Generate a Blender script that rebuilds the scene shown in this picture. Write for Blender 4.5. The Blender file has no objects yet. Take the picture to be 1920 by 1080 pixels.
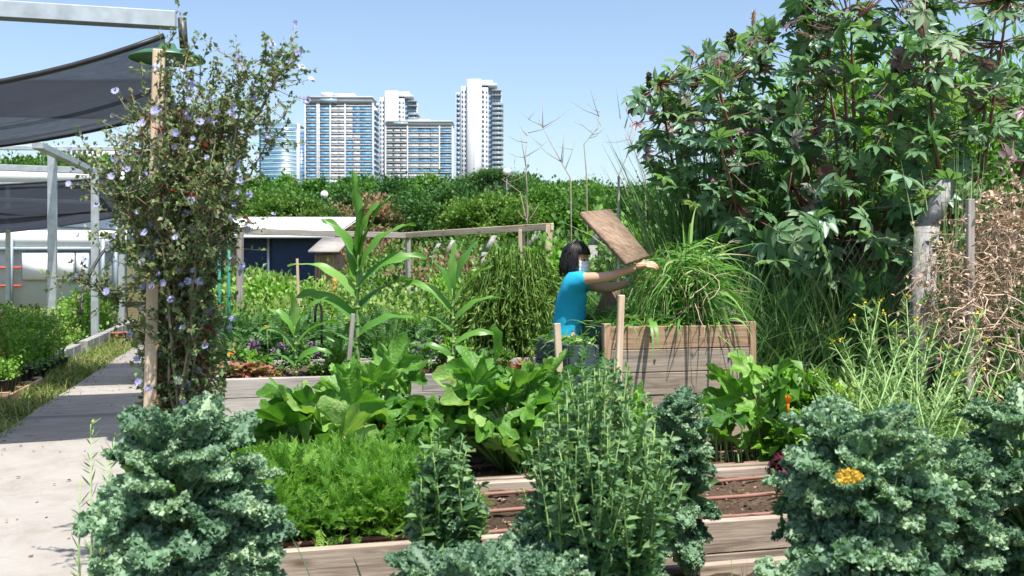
import bpy, bmesh, math, random
import numpy as np
from mathutils import Vector, Matrix
rng = np.random.default_rng(11); random.seed(5)
R_ = math.radians
scene = bpy.context.scene
COL = scene.collection
# ------------------------------------------------------------------ camera, sky, sun, exposure
HC = 1.42; FP = 1867.0; HZ = 500.0
cam = bpy.data.cameras.new('camera'); camo = bpy.data.objects.new('camera', cam); COL.objects.link(camo)
camo.location = (0, 0, HC); camo.rotation_euler = (R_(90), 0, 0)
cam.lens = 35; cam.sensor_width = 36; cam.shift_y = -(540-HZ)/1920.0; cam.clip_start = .05; cam.clip_end = 6000
cam.dof.use_dof = True; cam.dof.focus_distance = 7.2; cam.dof.aperture_fstop = 5.0
scene.camera = camo
SUN_EL = 66; SUNXY = np.array([.48, -.88])
w = bpy.data.worlds.new('World'); scene.world = w; w.use_nodes = True
nt = w.node_tree; bg = nt.nodes['Background']
sky = nt.nodes.new('ShaderNodeTexSky'); sky.sky_type = 'NISHITA'; sky.sun_disc = False
sky.sun_elevation = R_(SUN_EL); sky.sun_rotation = math.atan2(SUNXY[0], SUNXY[1])
sky.air_density = 1.0; sky.dust_density = 1.5; sky.ozone_density = 1.2; sky.altitude = 0
nt.links.new(sky.outputs[0], bg.inputs[0]); bg.inputs[1].default_value = .098
sl = bpy.data.lights.new('sun', 'SUN'); so = bpy.data.objects.new('sun', sl); COL.objects.link(so)
sl.energy = 3.9; sl.angle = R_(.6); sl.color = (1, .95, .87)
ce = math.cos(R_(SUN_EL)); tosun = Vector((SUNXY[0]*ce, SUNXY[1]*ce, math.sin(R_(SUN_EL))))
so.rotation_euler = tosun.to_track_quat('Z', 'Y').to_euler(); so.location = (20, -20, 60)
scene.view_settings.view_transform = 'Standard'; scene.view_settings.look = 'None'
scene.view_settings.exposure = 1.1; scene.view_settings.gamma = 1
scene.render.engine = 'CYCLES'
scene.cycles.max_bounces = 8; scene.cycles.transparent_max_bounces = 12; scene.cycles.transmission_bounces = 4
scene.cycles.diffuse_bounces = 5; scene.cycles.glossy_bounces = 2; scene.cycles.use_denoising = True

# ------------------------------------------------------------------ coordinates
YAW = R_(14.4); CY, SY = math.cos(YAW), math.sin(YAW)
def ab(a, b, z=0.0): return np.array([CY*a - SY*b, SY*a + CY*b, z])
def px(u, v, Y): return np.array([(u-960)/FP*Y, Y, HC-(v-HZ)/FP*Y])
def gx(u, Y, z=0.0): return np.array([(u-960)/FP*Y, Y, z])
def nrm(v):
    v = np.asarray(v, float); return v/np.maximum(np.linalg.norm(v, axis=-1, keepdims=True), 1e-9)
def U(a, b, n=None): return rng.uniform(a, b, n)
def rdir(n): return nrm(rng.normal(size=(n, 3)))

def worg(o):
    v = np.zeros(3)
    while o is not None: v = v+np.array(o.matrix_basis.translation); o = o.parent
    return v
# ------------------------------------------------------------------ geometry collector
class Geo:
    def __init__(s): s.V = []; s.F = []; s.r = []; s.n = 0
    def add(s, V, Fs, rnd=0.0, mi=0):
        V = np.asarray(V, float).reshape(-1, 3)
        if not isinstance(Fs, list): Fs = [(Fs, mi)]
        for F in Fs:
            F, m = F if isinstance(F, tuple) else (F, mi)
            s.F.append((np.asarray(F, int)+s.n, m))
        s.V.append(V); s.r.append(np.broadcast_to(np.asarray(rnd, float), (len(V),)) if np.ndim(rnd) < 1 or len(np.atleast_1d(rnd)) == len(V) else np.zeros(len(V)))
        s.n += len(V); return s
    def scatter(s, T, P, D, N, S, rnd=None, mi=None):
        TV, TF = T; P = np.asarray(P, float); K = len(P)
        D = nrm(D); X = nrm(np.cross(D, N)); Z = np.cross(X, D)
        S = np.broadcast_to(np.asarray(S, float), (K,)) if np.ndim(S) < 2 else S
        if np.ndim(S) == 1: S = np.stack([S, S, S], 1)
        M = np.stack([X, D, Z], 2)*S[:, None, :]
        V = np.einsum('kij,nj->kni', M, TV)+P[:, None, :]
        nV = len(TV); off = (np.arange(K)*nV)[:, None, None]
        if rnd is None: rnd = U(0, 1, K)
        s.V.append(V.reshape(-1, 3)); s.r.append(np.repeat(rnd, nV))
        for F, m in TF:
            F = np.asarray(F, int); s.F.append(((F[None]+off).reshape(-1, F.shape[1])+s.n, m if mi is None else mi))
        s.n += K*nV; return s
    def blades(s, P, D, L, W, droop, nseg=4, rnd=None, mi=0, wob=.0):
        P = np.asarray(P, float); K = len(P); D = nrm(D)
        L = np.broadcast_to(L, (K,)); W = np.broadcast_to(W, (K,)); g = np.broadcast_to(droop, (K,))
        side = nrm(np.cross(D, rdir(K))); rows = []
        p = P.copy(); d = D.copy()
        for i in range(nseg+1):
            t = i/nseg; wd = W*(.55+.45*math.sin(math.pi*min(1, t*1.3+.15)))*(1-t**3)*.5+W*.02
            rows.append(p-side*wd[:, None]); rows.append(p+side*wd[:, None])
            p = p+d*(L/nseg)[:, None]
            d = nrm(d+np.stack([0*g, 0*g, -g/nseg], 1)*(1.2)+(rng.normal(size=(K, 3))*wob if wob else 0))
        V = np.stack(rows, 1)
        F = np.array([[2*i, 2*i+1, 2*i+3, 2*i+2] for i in range(nseg)])
        off = (np.arange(K)*(2*nseg+2))[:, None, None]
        if rnd is None: rnd = U(0, 1, K)
        s.V.append(V.reshape(-1, 3)); s.r.append(np.repeat(rnd, 2*nseg+2))
        s.F.append(((F[None]+off).reshape(-1, 4)+s.n, mi)); s.n += K*(2*nseg+2); return s
    def tube(s, pts, rad, sides=5, mi=0, rnd=None):
        pts = np.asarray(pts, float); n = len(pts)
        rad = np.broadcast_to(np.asarray(rad, float), (n,))
        tg = nrm(np.gradient(pts, axis=0)); ref = np.array([.3, .2, 1.0]) if abs(tg[0][2]) < .9 else np.array([1., .1, 0])
        x = nrm(np.cross(tg, ref)); y = np.cross(tg, x); an = np.arange(sides)*2*math.pi/sides
        V = pts[:, None]+(x[:, None]*np.cos(an)[None, :, None]+y[:, None]*np.sin(an)[None, :, None])*rad[:, None, None]
        F = [[i*sides+j, i*sides+(j+1) % sides, (i+1)*sides+(j+1) % sides, (i+1)*sides+j] for i in range(n-1) for j in range(sides)]
        V = np.concatenate([V.reshape(-1, 3), pts[:1], pts[-1:]])
        c0 = n*sides; T = [[(j+1) % sides, j, c0] for j in range(sides)]+[[(n-1)*sides+j, (n-1)*sides+(j+1) % sides, c0+1] for j in range(sides)]
        s.add(V, [(np.array(F), mi), (np.array(T), mi)], U(0, 1) if rnd is None else rnd); return s
    def box(s, lo, hi, mi=0, rot=None):
        x0, y0, z0 = lo; x1, y1, z1 = hi
        V = np.array([[x0, y0, z0], [x1, y0, z0], [x1, y1, z0], [x0, y1, z0], [x0, y0, z1], [x1, y0, z1], [x1, y1, z1], [x0, y1, z1]], float)
        if rot is not None: V = rot(V)
        s.add(V, np.array([[0, 3, 2, 1], [4, 5, 6, 7], [0, 1, 5, 4], [1, 2, 6, 5], [2, 3, 7, 6], [3, 0, 4, 7]]), 0., mi); return s
    def mesh(s, name, mats, smooth=True):
        me = bpy.data.meshes.new(name); V = np.concatenate(s.V); me.vertices.add(len(V)); me.vertices.foreach_set('co', V.ravel())
        nl = sum(F.size for F, _ in s.F); npoly = sum(len(F) for F, _ in s.F)
        me.loops.add(nl); me.polygons.add(npoly)
        li = np.concatenate([F.ravel() for F, _ in s.F]); tot = np.concatenate([np.full(len(F), F.shape[1]) for F, _ in s.F])
        me.loops.foreach_set('vertex_index', li.astype(np.int32))
        st = np.concatenate([[0], np.cumsum(tot)[:-1]]); me.polygons.foreach_set('loop_start', st.astype(np.int32))
        try: me.polygons.foreach_set('loop_total', tot.astype(np.int32))
        except Exception: pass
        me.polygons.foreach_set('material_index', np.concatenate([np.full(len(F), m) for F, m in s.F]).astype(np.int32))
        if smooth: me.polygons.foreach_set('use_smooth', np.ones(npoly, bool))
        at = me.attributes.new('rnd', 'FLOAT', 'POINT'); at.data.foreach_set('value', np.concatenate(s.r).astype(np.float32))
        for m in (mats if isinstance(mats, (list, tuple)) else [mats]): me.materials.append(m)
        me.update(calc_edges=True); return me
    def build(s, name, mats, parent=None, smooth=True, kind=None, shift=True):
        if parent is not None and shift:
            lo = worg(parent); rz = parent.rotation_euler.z
            c, q = math.cos(-rz), math.sin(-rz)
            V2 = []
            for V in s.V:
                W = V-lo
                if rz: W = np.stack([c*W[:, 0]-q*W[:, 1], q*W[:, 0]+c*W[:, 1], W[:, 2]], 1)
                V2.append(W)
            s.V = V2
        o = bpy.data.objects.new(name, s.mesh(name, mats, smooth)); COL.objects.link(o)
        if parent is not None: o.parent = parent
        if kind: o['kind'] = kind
        return o
def tag(o, label, cat=None, group=None, kind=None):
    if label: o['label'] = label
    if cat: o['category'] = cat
    if group: o['group'] = group
    if kind: o['kind'] = kind
    return o
def thing(name, loc, label, cat, group=None, rz=0.0, kind=None):
    o = bpy.data.objects.new(name, None); COL.objects.link(o); o.location = tuple(map(float, loc)); o.rotation_euler = (0, 0, rz); o.empty_display_size = .1
    o.matrix_basis = Matrix.Translation(Vector(tuple(map(float, loc)))) @ Matrix.Rotation(rz, 4, 'Z')
    return tag(o, label, cat, group, kind)
def inst(me, name, parent, pos, D, N, S):
    """one more object on shared mesh data; pos in world, parent unrotated"""
    D = nrm(D); X = nrm(np.cross(D, N)); Z = np.cross(X, D); S = np.broadcast_to(np.asarray(S, float), (3,))
    p = np.asarray(pos, float)-worg(parent)
    M = Matrix([[X[i]*S[0], D[i]*S[1], Z[i]*S[2], p[i]] for i in range(3)]+[[0, 0, 0, 1]])
    o = bpy.data.objects.new(name, me); COL.objects.link(o)
    if parent is not None: o.parent = parent
    o.matrix_basis = M; return o

# ------------------------------------------------------------------ materials
def new_mat(name):
    m = bpy.data.materials.new(name); m.use_nodes = True; t = m.node_tree
    return m, t, t.nodes['Principled BSDF'], t.nodes['Material Output']
def N_(t, kind, **kw):
    n = t.nodes.new(kind)
    for k, v in kw.items(): setattr(n, k, v)
    return n
def ramp(t, cols, pos=None):
    r = t.nodes.new('ShaderNodeValToRGB'); cr = r.color_ramp
    pos = pos or [i/(len(cols)-1) for i in range(len(cols))]
    while len(cr.elements) < len(cols): cr.elements.new(.5)
    for e, c, p in zip(cr.elements, cols, pos): e.position = p; e.color = (*c, 1)
    return r
def leafmat(name, cols, rough=.5, trans=.35, spec=.35, nscale=14., namp=.35, pos=None, bump=0., tint=(1.25, 1.35, .55)):
    """colour differs from leaf to leaf (attribute + object random) and over each leaf by noise"""
    m, t, b, out = new_mat(name); L = t.links.new; cols = [tuple(min(.85, c*1.22) for c in q) for q in cols] if max(max(q) for q in cols) < .5 else cols
    at = N_(t, 'ShaderNodeAttribute', attribute_name='rnd'); oi = N_(t, 'ShaderNodeObjectInfo'); tc = N_(t, 'ShaderNodeTexCoord')
    ad = N_(t, 'ShaderNodeMath', operation='ADD'); L(at.outputs['Fac'], ad.inputs[0]); L(oi.outputs['Random'], ad.inputs[1])
    fr = N_(t, 'ShaderNodeMath', operation='FRACT'); L(ad.outputs[0], fr.inputs[0])
    nz = N_(t, 'ShaderNodeTexNoise'); nz.inputs['Scale'].default_value = nscale; nz.inputs['Detail'].default_value = 4; L(tc.outputs['Object'], nz.inputs['Vector'])
    sb = N_(t, 'ShaderNodeMath', operation='SUBTRACT'); L(nz.outputs[0], sb.inputs[0]); sb.inputs[1].default_value = .5
    ma = N_(t, 'ShaderNodeMath', operation='MULTIPLY_ADD'); L(sb.outputs[0], ma.inputs[0]); ma.inputs[1].default_value = namp*2; L(fr.outputs[0], ma.inputs[2])
    r = ramp(t, cols, pos); L(ma.outputs[0], r.inputs[0])
    L(r.outputs[0], b.inputs['Base Color']); b.inputs['Roughness'].default_value = rough
    b.inputs['Specular IOR Level'].default_value = spec
    if bump:
        bp = N_(t, 'ShaderNodeBump'); bp.inputs['Strength'].default_value = bump; bp.inputs['Distance'].default_value = .01
        n2 = N_(t, 'ShaderNodeTexNoise'); n2.inputs['Scale'].default_value = nscale*4; L(tc.outputs['Object'], n2.inputs['Vector']); L(n2.outputs[0], bp.inputs['Height']); L(bp.outputs[0], b.inputs['Normal'])
    if trans > 0:
        tr = N_(t, 'ShaderNodeBsdfTranslucent'); mx = N_(t, 'ShaderNodeMixShader'); mx.inputs[0].default_value = trans
        mc = N_(t, 'ShaderNodeMix', data_type='RGBA', blend_type='MULTIPLY'); mc.inputs[0].default_value = 1; L(r.outputs[0], mc.inputs[6]); mc.inputs[7].default_value = (*tint, 1)
        L(mc.outputs[2], tr.inputs[0]); L(b.outputs[0], mx.inputs[1]); L(tr.outputs[0], mx.inputs[2]); L(mx.outputs[0], out.inputs[0])
    return m
def plain(name, col, rough=.6, metal=0., var=.12, nscale=3., spec=.4, bump=0.):
    m, t, b, out = new_mat(name); L = t.links.new; tc = N_(t, 'ShaderNodeTexCoord'); nz = N_(t, 'ShaderNodeTexNoise')
    nz.inputs['Scale'].default_value = nscale; nz.inputs['Detail'].default_value = 6; L(tc.outputs['Object'], nz.inputs['Vector'])
    c = np.array(col); r = ramp(t, [tuple(c*(1-var)), tuple(np.minimum(c*(1+var), 1))], [.3, .7]); L(nz.outputs[0], r.inputs[0]); L(r.outputs[0], b.inputs['Base Color'])
    b.inputs['Roughness'].default_value = rough; b.inputs['Metallic'].default_value = metal; b.inputs['Specular IOR Level'].default_value = spec
    if bump:
        bp = N_(t, 'ShaderNodeBump'); bp.inputs['Strength'].default_value = bump; bp.inputs['Distance'].default_value = .02; L(nz.outputs[0], bp.inputs['Height']); L(bp.outputs[0], b.inputs['Normal'])
    return m
def woodmat(name, c0, c1, c2, rough=.85):
    """weathered board: grain along local X, knots, each board its own tint"""
    m, t, b, out = new_mat(name); L = t.links.new; tc = N_(t, 'ShaderNodeTexCoord'); oi = N_(t, 'ShaderNodeObjectInfo')
    mp = N_(t, 'ShaderNodeMapping'); mp.inputs['Scale'].default_value = (1.3, 14, 22); L(tc.outputs['Object'], mp.inputs[0])
    cb = N_(t, 'ShaderNodeCombineXYZ'); mu = N_(t, 'ShaderNodeMath', operation='MULTIPLY'); L(oi.outputs['Random'], mu.inputs[0]); mu.inputs[1].default_value = 57.
    L(mu.outputs[0], cb.inputs[0]); L(mu.outputs[0], cb.inputs[2]); L(cb.outputs[0], mp.inputs['Location'])
    nz = N_(t, 'ShaderNodeTexNoise'); nz.inputs['Scale'].default_value = 1.6; nz.inputs['Detail'].default_value = 8; nz.inputs['Roughness'].default_value = .68; nz.inputs['Distortion'].default_value = .6; L(mp.outputs[0], nz.inputs['Vector'])
    r = ramp(t, [c0, c1, c2], [.32, .5, .68]); L(nz.outputs[0], r.inputs[0])
    n2 = N_(t, 'ShaderNodeTexNoise'); n2.inputs['Scale'].default_value = 2.2; n2.inputs['Detail'].default_value = 3; L(tc.outputs['Object'], n2.inputs['Vector'])
    vo = N_(t, 'ShaderNodeTexVoronoi'); mq = N_(t, 'ShaderNodeMapping'); mq.inputs['Scale'].default_value = (2.4, 5., 7.); L(tc.outputs['Object'], mq.inputs[0]); L(cb.outputs[0], mq.inputs['Location']); L(mq.outputs[0], vo.inputs['Vector']); vo.inputs['Scale'].default_value = 1.
    kr = ramp(t, [(.35, .28, .22), (.75, .70, .65), (1, 1, 1)], [.05, .10, .16]); L(vo.outputs['Distance'], kr.inputs[0])
    km = N_(t, 'ShaderNodeMix', data_type='RGBA', blend_type='MULTIPLY'); km.inputs[0].default_value = .9; L(r.outputs[0], km.inputs[6]); L(kr.outputs[0], km.inputs[7])
    hv = N_(t, 'ShaderNodeHueSaturation'); L(km.outputs[2], hv.inputs['Color'])
    ma = N_(t, 'ShaderNodeMath', operation='MULTIPLY_ADD'); L(oi.outputs['Random'], ma.inputs[0]); ma.inputs[1].default_value = .35; ma.inputs[2].default_value = .62
    m2 = N_(t, 'ShaderNodeMath', operation='MULTIPLY_ADD'); L(n2.outputs[0], m2.inputs[0]); m2.inputs[1].default_value = .4; L(ma.outputs[0], m2.inputs[2]); L(m2.outputs[0], hv.inputs['Value'])
    L(hv.outputs[0], b.inputs['Base Color']); b.inputs['Roughness'].default_value = rough; b.inputs['Specular IOR Level'].default_value = .2
    bp = N_(t, 'ShaderNodeBump'); bp.inputs['Strength'].default_value = .5; bp.inputs['Distance'].default_value = .006; L(nz.outputs[0], bp.inputs['Height']); L(bp.outputs[0], b.inputs['Normal'])
    return m
M = {}
M['wood'] = woodmat('weathered_wood', (.15, .118, .092), (.32, .26, .21), (.44, .375, .31))
M['wood_warm'] = woodmat('brown_wood', (.17, .10, .06), (.36, .235, .15), (.46, .34, .24))
M['wood_new'] = woodmat('pale_wood', (.38, .27, .18), (.52, .40, .29), (.60, .49, .37))
M['wood_grey'] = woodmat('grey_wood', (.19, .17, .15), (.33, .305, .28), (.43, .405, .375))
M['wood_shade'] = woodmat('shade_toned_wood', (.035, .05, .06), (.05, .075, .085), (.07, .095, .105))  # shade on the box's left side is put into this wood colour
M['wood_cb'] = woodmat('dark_brown_wood', (.06, .04, .03), (.12, .08, .055), (.17, .12, .09)); M['redbar'] = plain('red_bar', (.5, .06, .03), .6)
M['ply'] = woodmat('plywood', (.14, .095, .065), (.27, .19, .13), (.36, .27, .19))
M['path_board'] = woodmat('path_board', (.19, .17, .15), (.27, .25, .225), (.34, .318, .29))
M['galv'] = plain('galvanised_steel', (.50, .54, .55), .42, .65, .16, 9., .5)
M['steel_dark'] = plain('dark_steel', (.08, .08, .08), .5, .5)
M['black'] = plain('black_plastic', (.018, .019, .022), .45, 0, .2, 20)
M['hose'] = plain('brown_hose', (.23, .115, .085), .6, 0, .12, 10)
M['terracotta'] = plain('terracotta', (.30, .11, .06), .8, 0, .15, 10)
M['white'] = plain('white_paint', (.78, .79, .79), .6, 0, .04, 2)
M['concrete_post'] = plain('weathered_concrete', (.27, .27, .26), .95, 0, .35, 22, .1, .3)
M['wire'] = plain('fence_wire', (.25, .25, .24), .5, .6)
M['red'] = plain('red_ribbon', (.55, .03, .03), .5)
M['stem_green'] = leafmat('stem_green', [(.12, .20, .05), (.20, .30, .10)], .5, .0)
M['stem_pale'] = leafmat('pale_stem', [(.22, .30, .16), (.30, .38, .20)], .5, .0)
M['stem_brown'] = leafmat('brown_stem', [(.13, .10, .07), (.25, .19, .14)], .8, .0)
M['bark'] = plain('bark', (.13, .10, .075), .9, 0, .35, 9, .2, .6)
M['twig_pale'] = plain('pale_twig', (.34, .28, .22), .85, 0, .25, 20)
M['stem_red'] = leafmat('red_stem', [(.10, .05, .04), (.18, .065, .06), (.14, .10, .06)], .45, .0)
M['kale'] = leafmat('kale_leaf', [(.062, .13, .075), (.12, .215, .132), (.20, .31, .20), (.30, .40, .25)], .5, .30, .4, 16, .28, tint=(1.1, 1.4, .7))
M['kale_yellow'] = leafmat('yellowed_leaf', [(.50, .33, .03), (.60, .42, .06)], .6, .3)
M['kale_green'] = leafmat('bolting_leaf', [(.05, .12, .055), (.10, .20, .085), (.17, .28, .11)], .5, .3, .35, 14)
M['squash'] = leafmat('squash_leaf', [(.035, .115, .018), (.085, .215, .03), (.155, .32, .055), (.26, .38, .13)], .42, .36, .45, 7, .3, bump=.6, pos=[0, .45, .85, 1])
M['corn'] = leafmat('corn_leaf', [(.05, .16, .025), (.10, .25, .04), (.17, .33, .08)], .38, .35, .5, 5, .2)
M['carrot'] = leafmat('carrot_top', [(.05, .15, .015), (.105, .25, .03), (.19, .35, .06)], .5, .4, .3, 6, .3)
M['castor'] = leafmat('castor_leaf', [(.06, .14, .055), (.10, .205, .09), (.15, .265, .13), (.21, .29, .18)], .52, .38, .35, 5, .2)
M['castor_purple'] = leafmat('young_castor_leaf', [(.16, .09, .11), (.22, .15, .16), (.17, .20, .14)], .4, .25, .5, 5, .2, tint=(1.2, .9, .8))
M['castor_pale'] = leafmat('pale_castor_leaf', [(.10, .20, .12), (.16, .27, .17)], .35, .25, .5, 5, .2)
M['grass'] = leafmat('grass_blade', [(.035, .10, .018), (.075, .18, .03), (.13, .24, .05)], .45, .3, .4, 3, .1)
M['grass_dark'] = leafmat('dark_grass_blade', [(.05, .12, .035), (.09, .19, .06), (.15, .25, .09), (.33, .30, .17)], .5, .25, .4, 3, .1, pos=[0, .5, .88, 1])
M['grass_cut'] = leafmat('cut_grass', [(.05, .15, .025), (.10, .24, .04), (.17, .31, .07), (.32, .30, .15)], .45, .3, .4, 3, .08, pos=[0, .5, .93, 1])
M['grass_dry'] = leafmat('lawn_blade', [(.07, .14, .03), (.14, .21, .05), (.34, .30, .14)], .6, .3, .3, 3, .1)
M['dry'] = leafmat('dried_vine', [(.34, .23, .16), (.52, .38, .27), (.62, .50, .37)], .8, .1, .2, 3, .1, tint=(1, 1, .9))
M['tree_lit'] = leafmat('tree_leaf', [(.025, .085, .012), (.065, .17, .02), (.11, .24, .032)], .5, .3, .3, .25, .35)
M['tree_dark'] = leafmat('dark_tree_leaf', [(.02, .065, .014), (.04, .11, .024), (.065, .15, .035)], .5, .25, .3, .25, .35)
M['tree_mid'] = leafmat('mid_tree_leaf', [(.03, .095, .014), (.065, .165, .024), (.11, .22, .035)], .5, .3, .3, .3, .35)
M['tree_yellow'] = leafmat('yellow_green_leaf', [(.04, .10, .015), (.08, .17, .028), (.14, .23, .045)], .5, .3, .3, .5, .35)
M['shrub'] = leafmat('shrub_leaf', [(.03, .085, .014), (.07, .16, .025), (.12, .23, .04)], .45, .3, .4, 2, .3)
M['shrub_bright'] = leafmat('bright_shrub_leaf', [(.06, .16, .02), (.12, .27, .03), (.18, .34, .05)], .45, .35, .4, 2, .3)
M['shrub_pink'] = leafmat('reddish_shrub_leaf', [(.08, .13, .04), (.20, .13, .08), (.26, .16, .11)], .6, .3, .3, 2, .3)
M['meadow'] = leafmat('meadow_leaf', [(.10, .18, .035), (.18, .28, .06), (.28, .35, .11)], .6, .3, .3, 2, .3)
M['tomato'] = leafmat('tomato_leaf', [(.03, .09, .02), (.06, .15, .04), (.10, .20, .07)], .5, .3, .35, 5, .3)
M['asparagus'] = leafmat('feathery_leaf', [(.05, .12, .02), (.10, .19, .03), (.17, .26, .06)], .5, .3, .3, 2, .3)
M['chicory'] = leafmat('chicory_leaf', [(.06, .11, .04), (.11, .17, .065), (.18, .23, .10), (.20, .13, .08)], .5, .25, .3, 5, .2, pos=[0, .45, .85, 1])
M['chic_brown'] = leafmat('withered_leaf', [(.10, .05, .03), (.20, .10, .06), (.25, .15, .09)], .7, .2, .2, 5, .2, tint=(1.1, .9, .7))
M['petal_blue'] = leafmat('blue_petal', [(.36, .38, .80), (.50, .50, .88), (.66, .62, .90)], .6, .3, .2, 3, .1, tint=(1, 1, 1.1))
M['petal_orange'] = leafmat('orange_petal', [(.80, .20, .01), (.85, .36, .02)], .6, .3, .2, 3, .1, tint=(1.1, .8, .4))
M['petal_yellow'] = leafmat('yellow_petal', [(.75, .60, .03), (.80, .68, .08)], .6, .3, .2, 3, .1, tint=(1.1, 1, .4))
M['lettuce_red'] = leafmat('red_lettuce', [(.12, .18, .04), (.30, .16, .10), (.35, .12, .10)], .5, .3, .4, 22, .5)
M['lettuce_purple'] = leafmat('purple_lettuce', [(.04, .012, .022), (.10, .02, .04), (.14, .05, .06)], .35, .2, .5, 10, .3, tint=(1.1, .7, .8))
M['lettuce_yellow'] = leafmat('yellow_green_bolt', [(.22, .34, .03), (.34, .44, .05), (.42, .50, .09)], .5, .35, .3, 10, .3)
M['pod'] = leafmat('seed_pod', [(.08, .17, .045), (.14, .25, .075), (.22, .31, .11)], .5, .2, .3, 10, .2)
M['mustard'] = leafmat('mustard_stem', [(.16, .28, .09), (.25, .36, .15)], .5, .0, .3)
M['seedhead'] = leafmat('seedhead', [(.05, .08, .03), (.10, .11, .05), (.13, .09, .06)], .7, 0)
M['purple_basil'] = leafmat('purple_leaf', [(.05, .03, .06), (.12, .07, .13), (.16, .14, .18)], .5, .2, .4, 10, .3, tint=(1, .8, 1))

# ground, soil, concrete
def groundmat():
    m, t, b, out = new_mat('ground'); L = t.links.new; tc = N_(t, 'ShaderNodeTexCoord')
    n1 = N_(t, 'ShaderNodeTexNoise'); n1.inputs['Scale'].default_value = .9; n1.inputs['Detail'].default_value = 8; L(tc.outputs['Object'], n1.inputs['Vector'])
    n2 = N_(t, 'ShaderNodeTexNoise'); n2.inputs['Scale'].default_value = 22; n2.inputs['Detail'].default_value = 6; L(tc.outputs['Object'], n2.inputs['Vector'])
    r1 = ramp(t, [(.10, .075, .05), (.13, .11, .055), (.09, .14, .035)], [.38, .5, .62]); L(n1.outputs[0], r1.inputs[0])
    r2 = ramp(t, [(.45, .45, .45), (1.25, 1.25, 1.25)], [.3, .7]); L(n2.outputs[0], r2.inputs[0])
    mx = N_(t, 'ShaderNodeMix', data_type='RGBA', blend_type='MULTIPLY'); mx.inputs[0].default_value = 1; L(r1.outputs[0], mx.inputs[6]); L(r2.outputs[0], mx.inputs[7])
    L(mx.outputs[2], b.inputs['Base Color']); b.inputs['Roughness'].default_value = .95; b.inputs['Specular IOR Level'].default_value = .1
    bp = N_(t, 'ShaderNodeBump'); bp.inputs['Strength'].default_value = .8; bp.inputs['Distance'].default_value = .03; L(n2.outputs[0], bp.inputs['Height']); L(bp.outputs[0], b.inputs['Normal'])
    return m
def soilmat():
    m, t, b, out = new_mat('soil'); L = t.links.new; tc = N_(t, 'ShaderNodeTexCoord')
    n2 = N_(t, 'ShaderNodeTexNoise'); n2.inputs['Scale'].default_value = 55; n2.inputs['Detail'].default_value = 8; n2.inputs['Roughness'].default_value = .75; L(tc.outputs['Object'], n2.inputs['Vector'])
    n1 = N_(t, 'ShaderNodeTexNoise'); n1.inputs['Scale'].default_value = 3.; n1.inputs['Detail'].default_value = 4; L(tc.outputs['Object'], n1.inputs['Vector'])
    r = ramp(t, [(.035, .022, .015), (.10, .068, .048), (.16, .115, .08), (.30, .23, .16)], [.25, .48, .62, .78]); L(n2.outputs[0], r.inputs[0])
    r2 = ramp(t, [(.7, .7, .7), (1.2, 1.2, 1.2)], [.35, .65]); L(n1.outputs[0], r2.inputs[0])
    mx = N_(t, 'ShaderNodeMix', data_type='RGBA', blend_type='MULTIPLY'); mx.inputs[0].default_value = 1; L(r.outputs[0], mx.inputs[6]); L(r2.outputs[0], mx.inputs[7])
    L(mx.outputs[2], b.inputs['Base Color']); b.inputs['Roughness'].default_value = .95; b.inputs['Specular IOR Level'].default_value = .1
    bp = N_(t, 'ShaderNodeBump'); bp.inputs['Strength'].default_value = 1; bp.inputs['Distance'].default_value = .02; L(n2.outputs[0], bp.inputs['Height']); L(bp.outputs[0], b.inputs['Normal'])
    return m
def concretemat():
    m, t, b, out = new_mat('concrete'); L = t.links.new; tc = N_(t, 'ShaderNodeTexCoord'); oi = N_(t, 'ShaderNodeObjectInfo')
    mp = N_(t, 'ShaderNodeMapping'); L(tc.outputs['Object'], mp.inputs[0]); mp.inputs['Scale'].default_value = (1.6, 1.1, 1)
    n1 = N_(t, 'ShaderNodeTexNoise'); n1.inputs['Scale'].default_value = 1.6; n1.inputs['Detail'].default_value = 8; n1.inputs['Roughness'].default_value = .7; n1.inputs['Distortion'].default_value = .8; L(mp.outputs[0], n1.inputs['Vector'])
    n2 = N_(t, 'ShaderNodeTexNoise'); n2.inputs['Scale'].default_value = 2.3; n2.inputs['Detail'].default_value = 8; n2.inputs['Roughness'].default_value = .8; L(tc.outputs['Object'], n2.inputs['Vector'])
    r = ramp(t, [(.23, .21, .19), (.31, .29, .265), (.365, .347, .32)], [.2, .45, .75]); L(n1.outputs[0], r.inputs[0])
    r2 = ramp(t, [(.28, .2, .14), (.80, .77, .73), (1, 1, 1)], [.27, .34, .50]); L(n2.outputs[0], r2.inputs[0])
    mx = N_(t, 'ShaderNodeMix', data_type='RGBA', blend_type='MULTIPLY'); mx.inputs[0].default_value = .9; L(r.outputs[0], mx.inputs[6]); L(r2.outputs[0], mx.inputs[7])
    L(mx.outputs[2], b.inputs['Base Color']); b.inputs['Roughness'].default_value = .9; b.inputs['Specular IOR Level'].default_value = .2
    bp = N_(t, 'ShaderNodeBump'); bp.inputs['Strength'].default_value = .25; bp.inputs['Distance'].default_value = .01; L(n1.outputs[0], bp.inputs['Height']); L(bp.outputs[0], b.inputs['Normal'])
    return m
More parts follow.
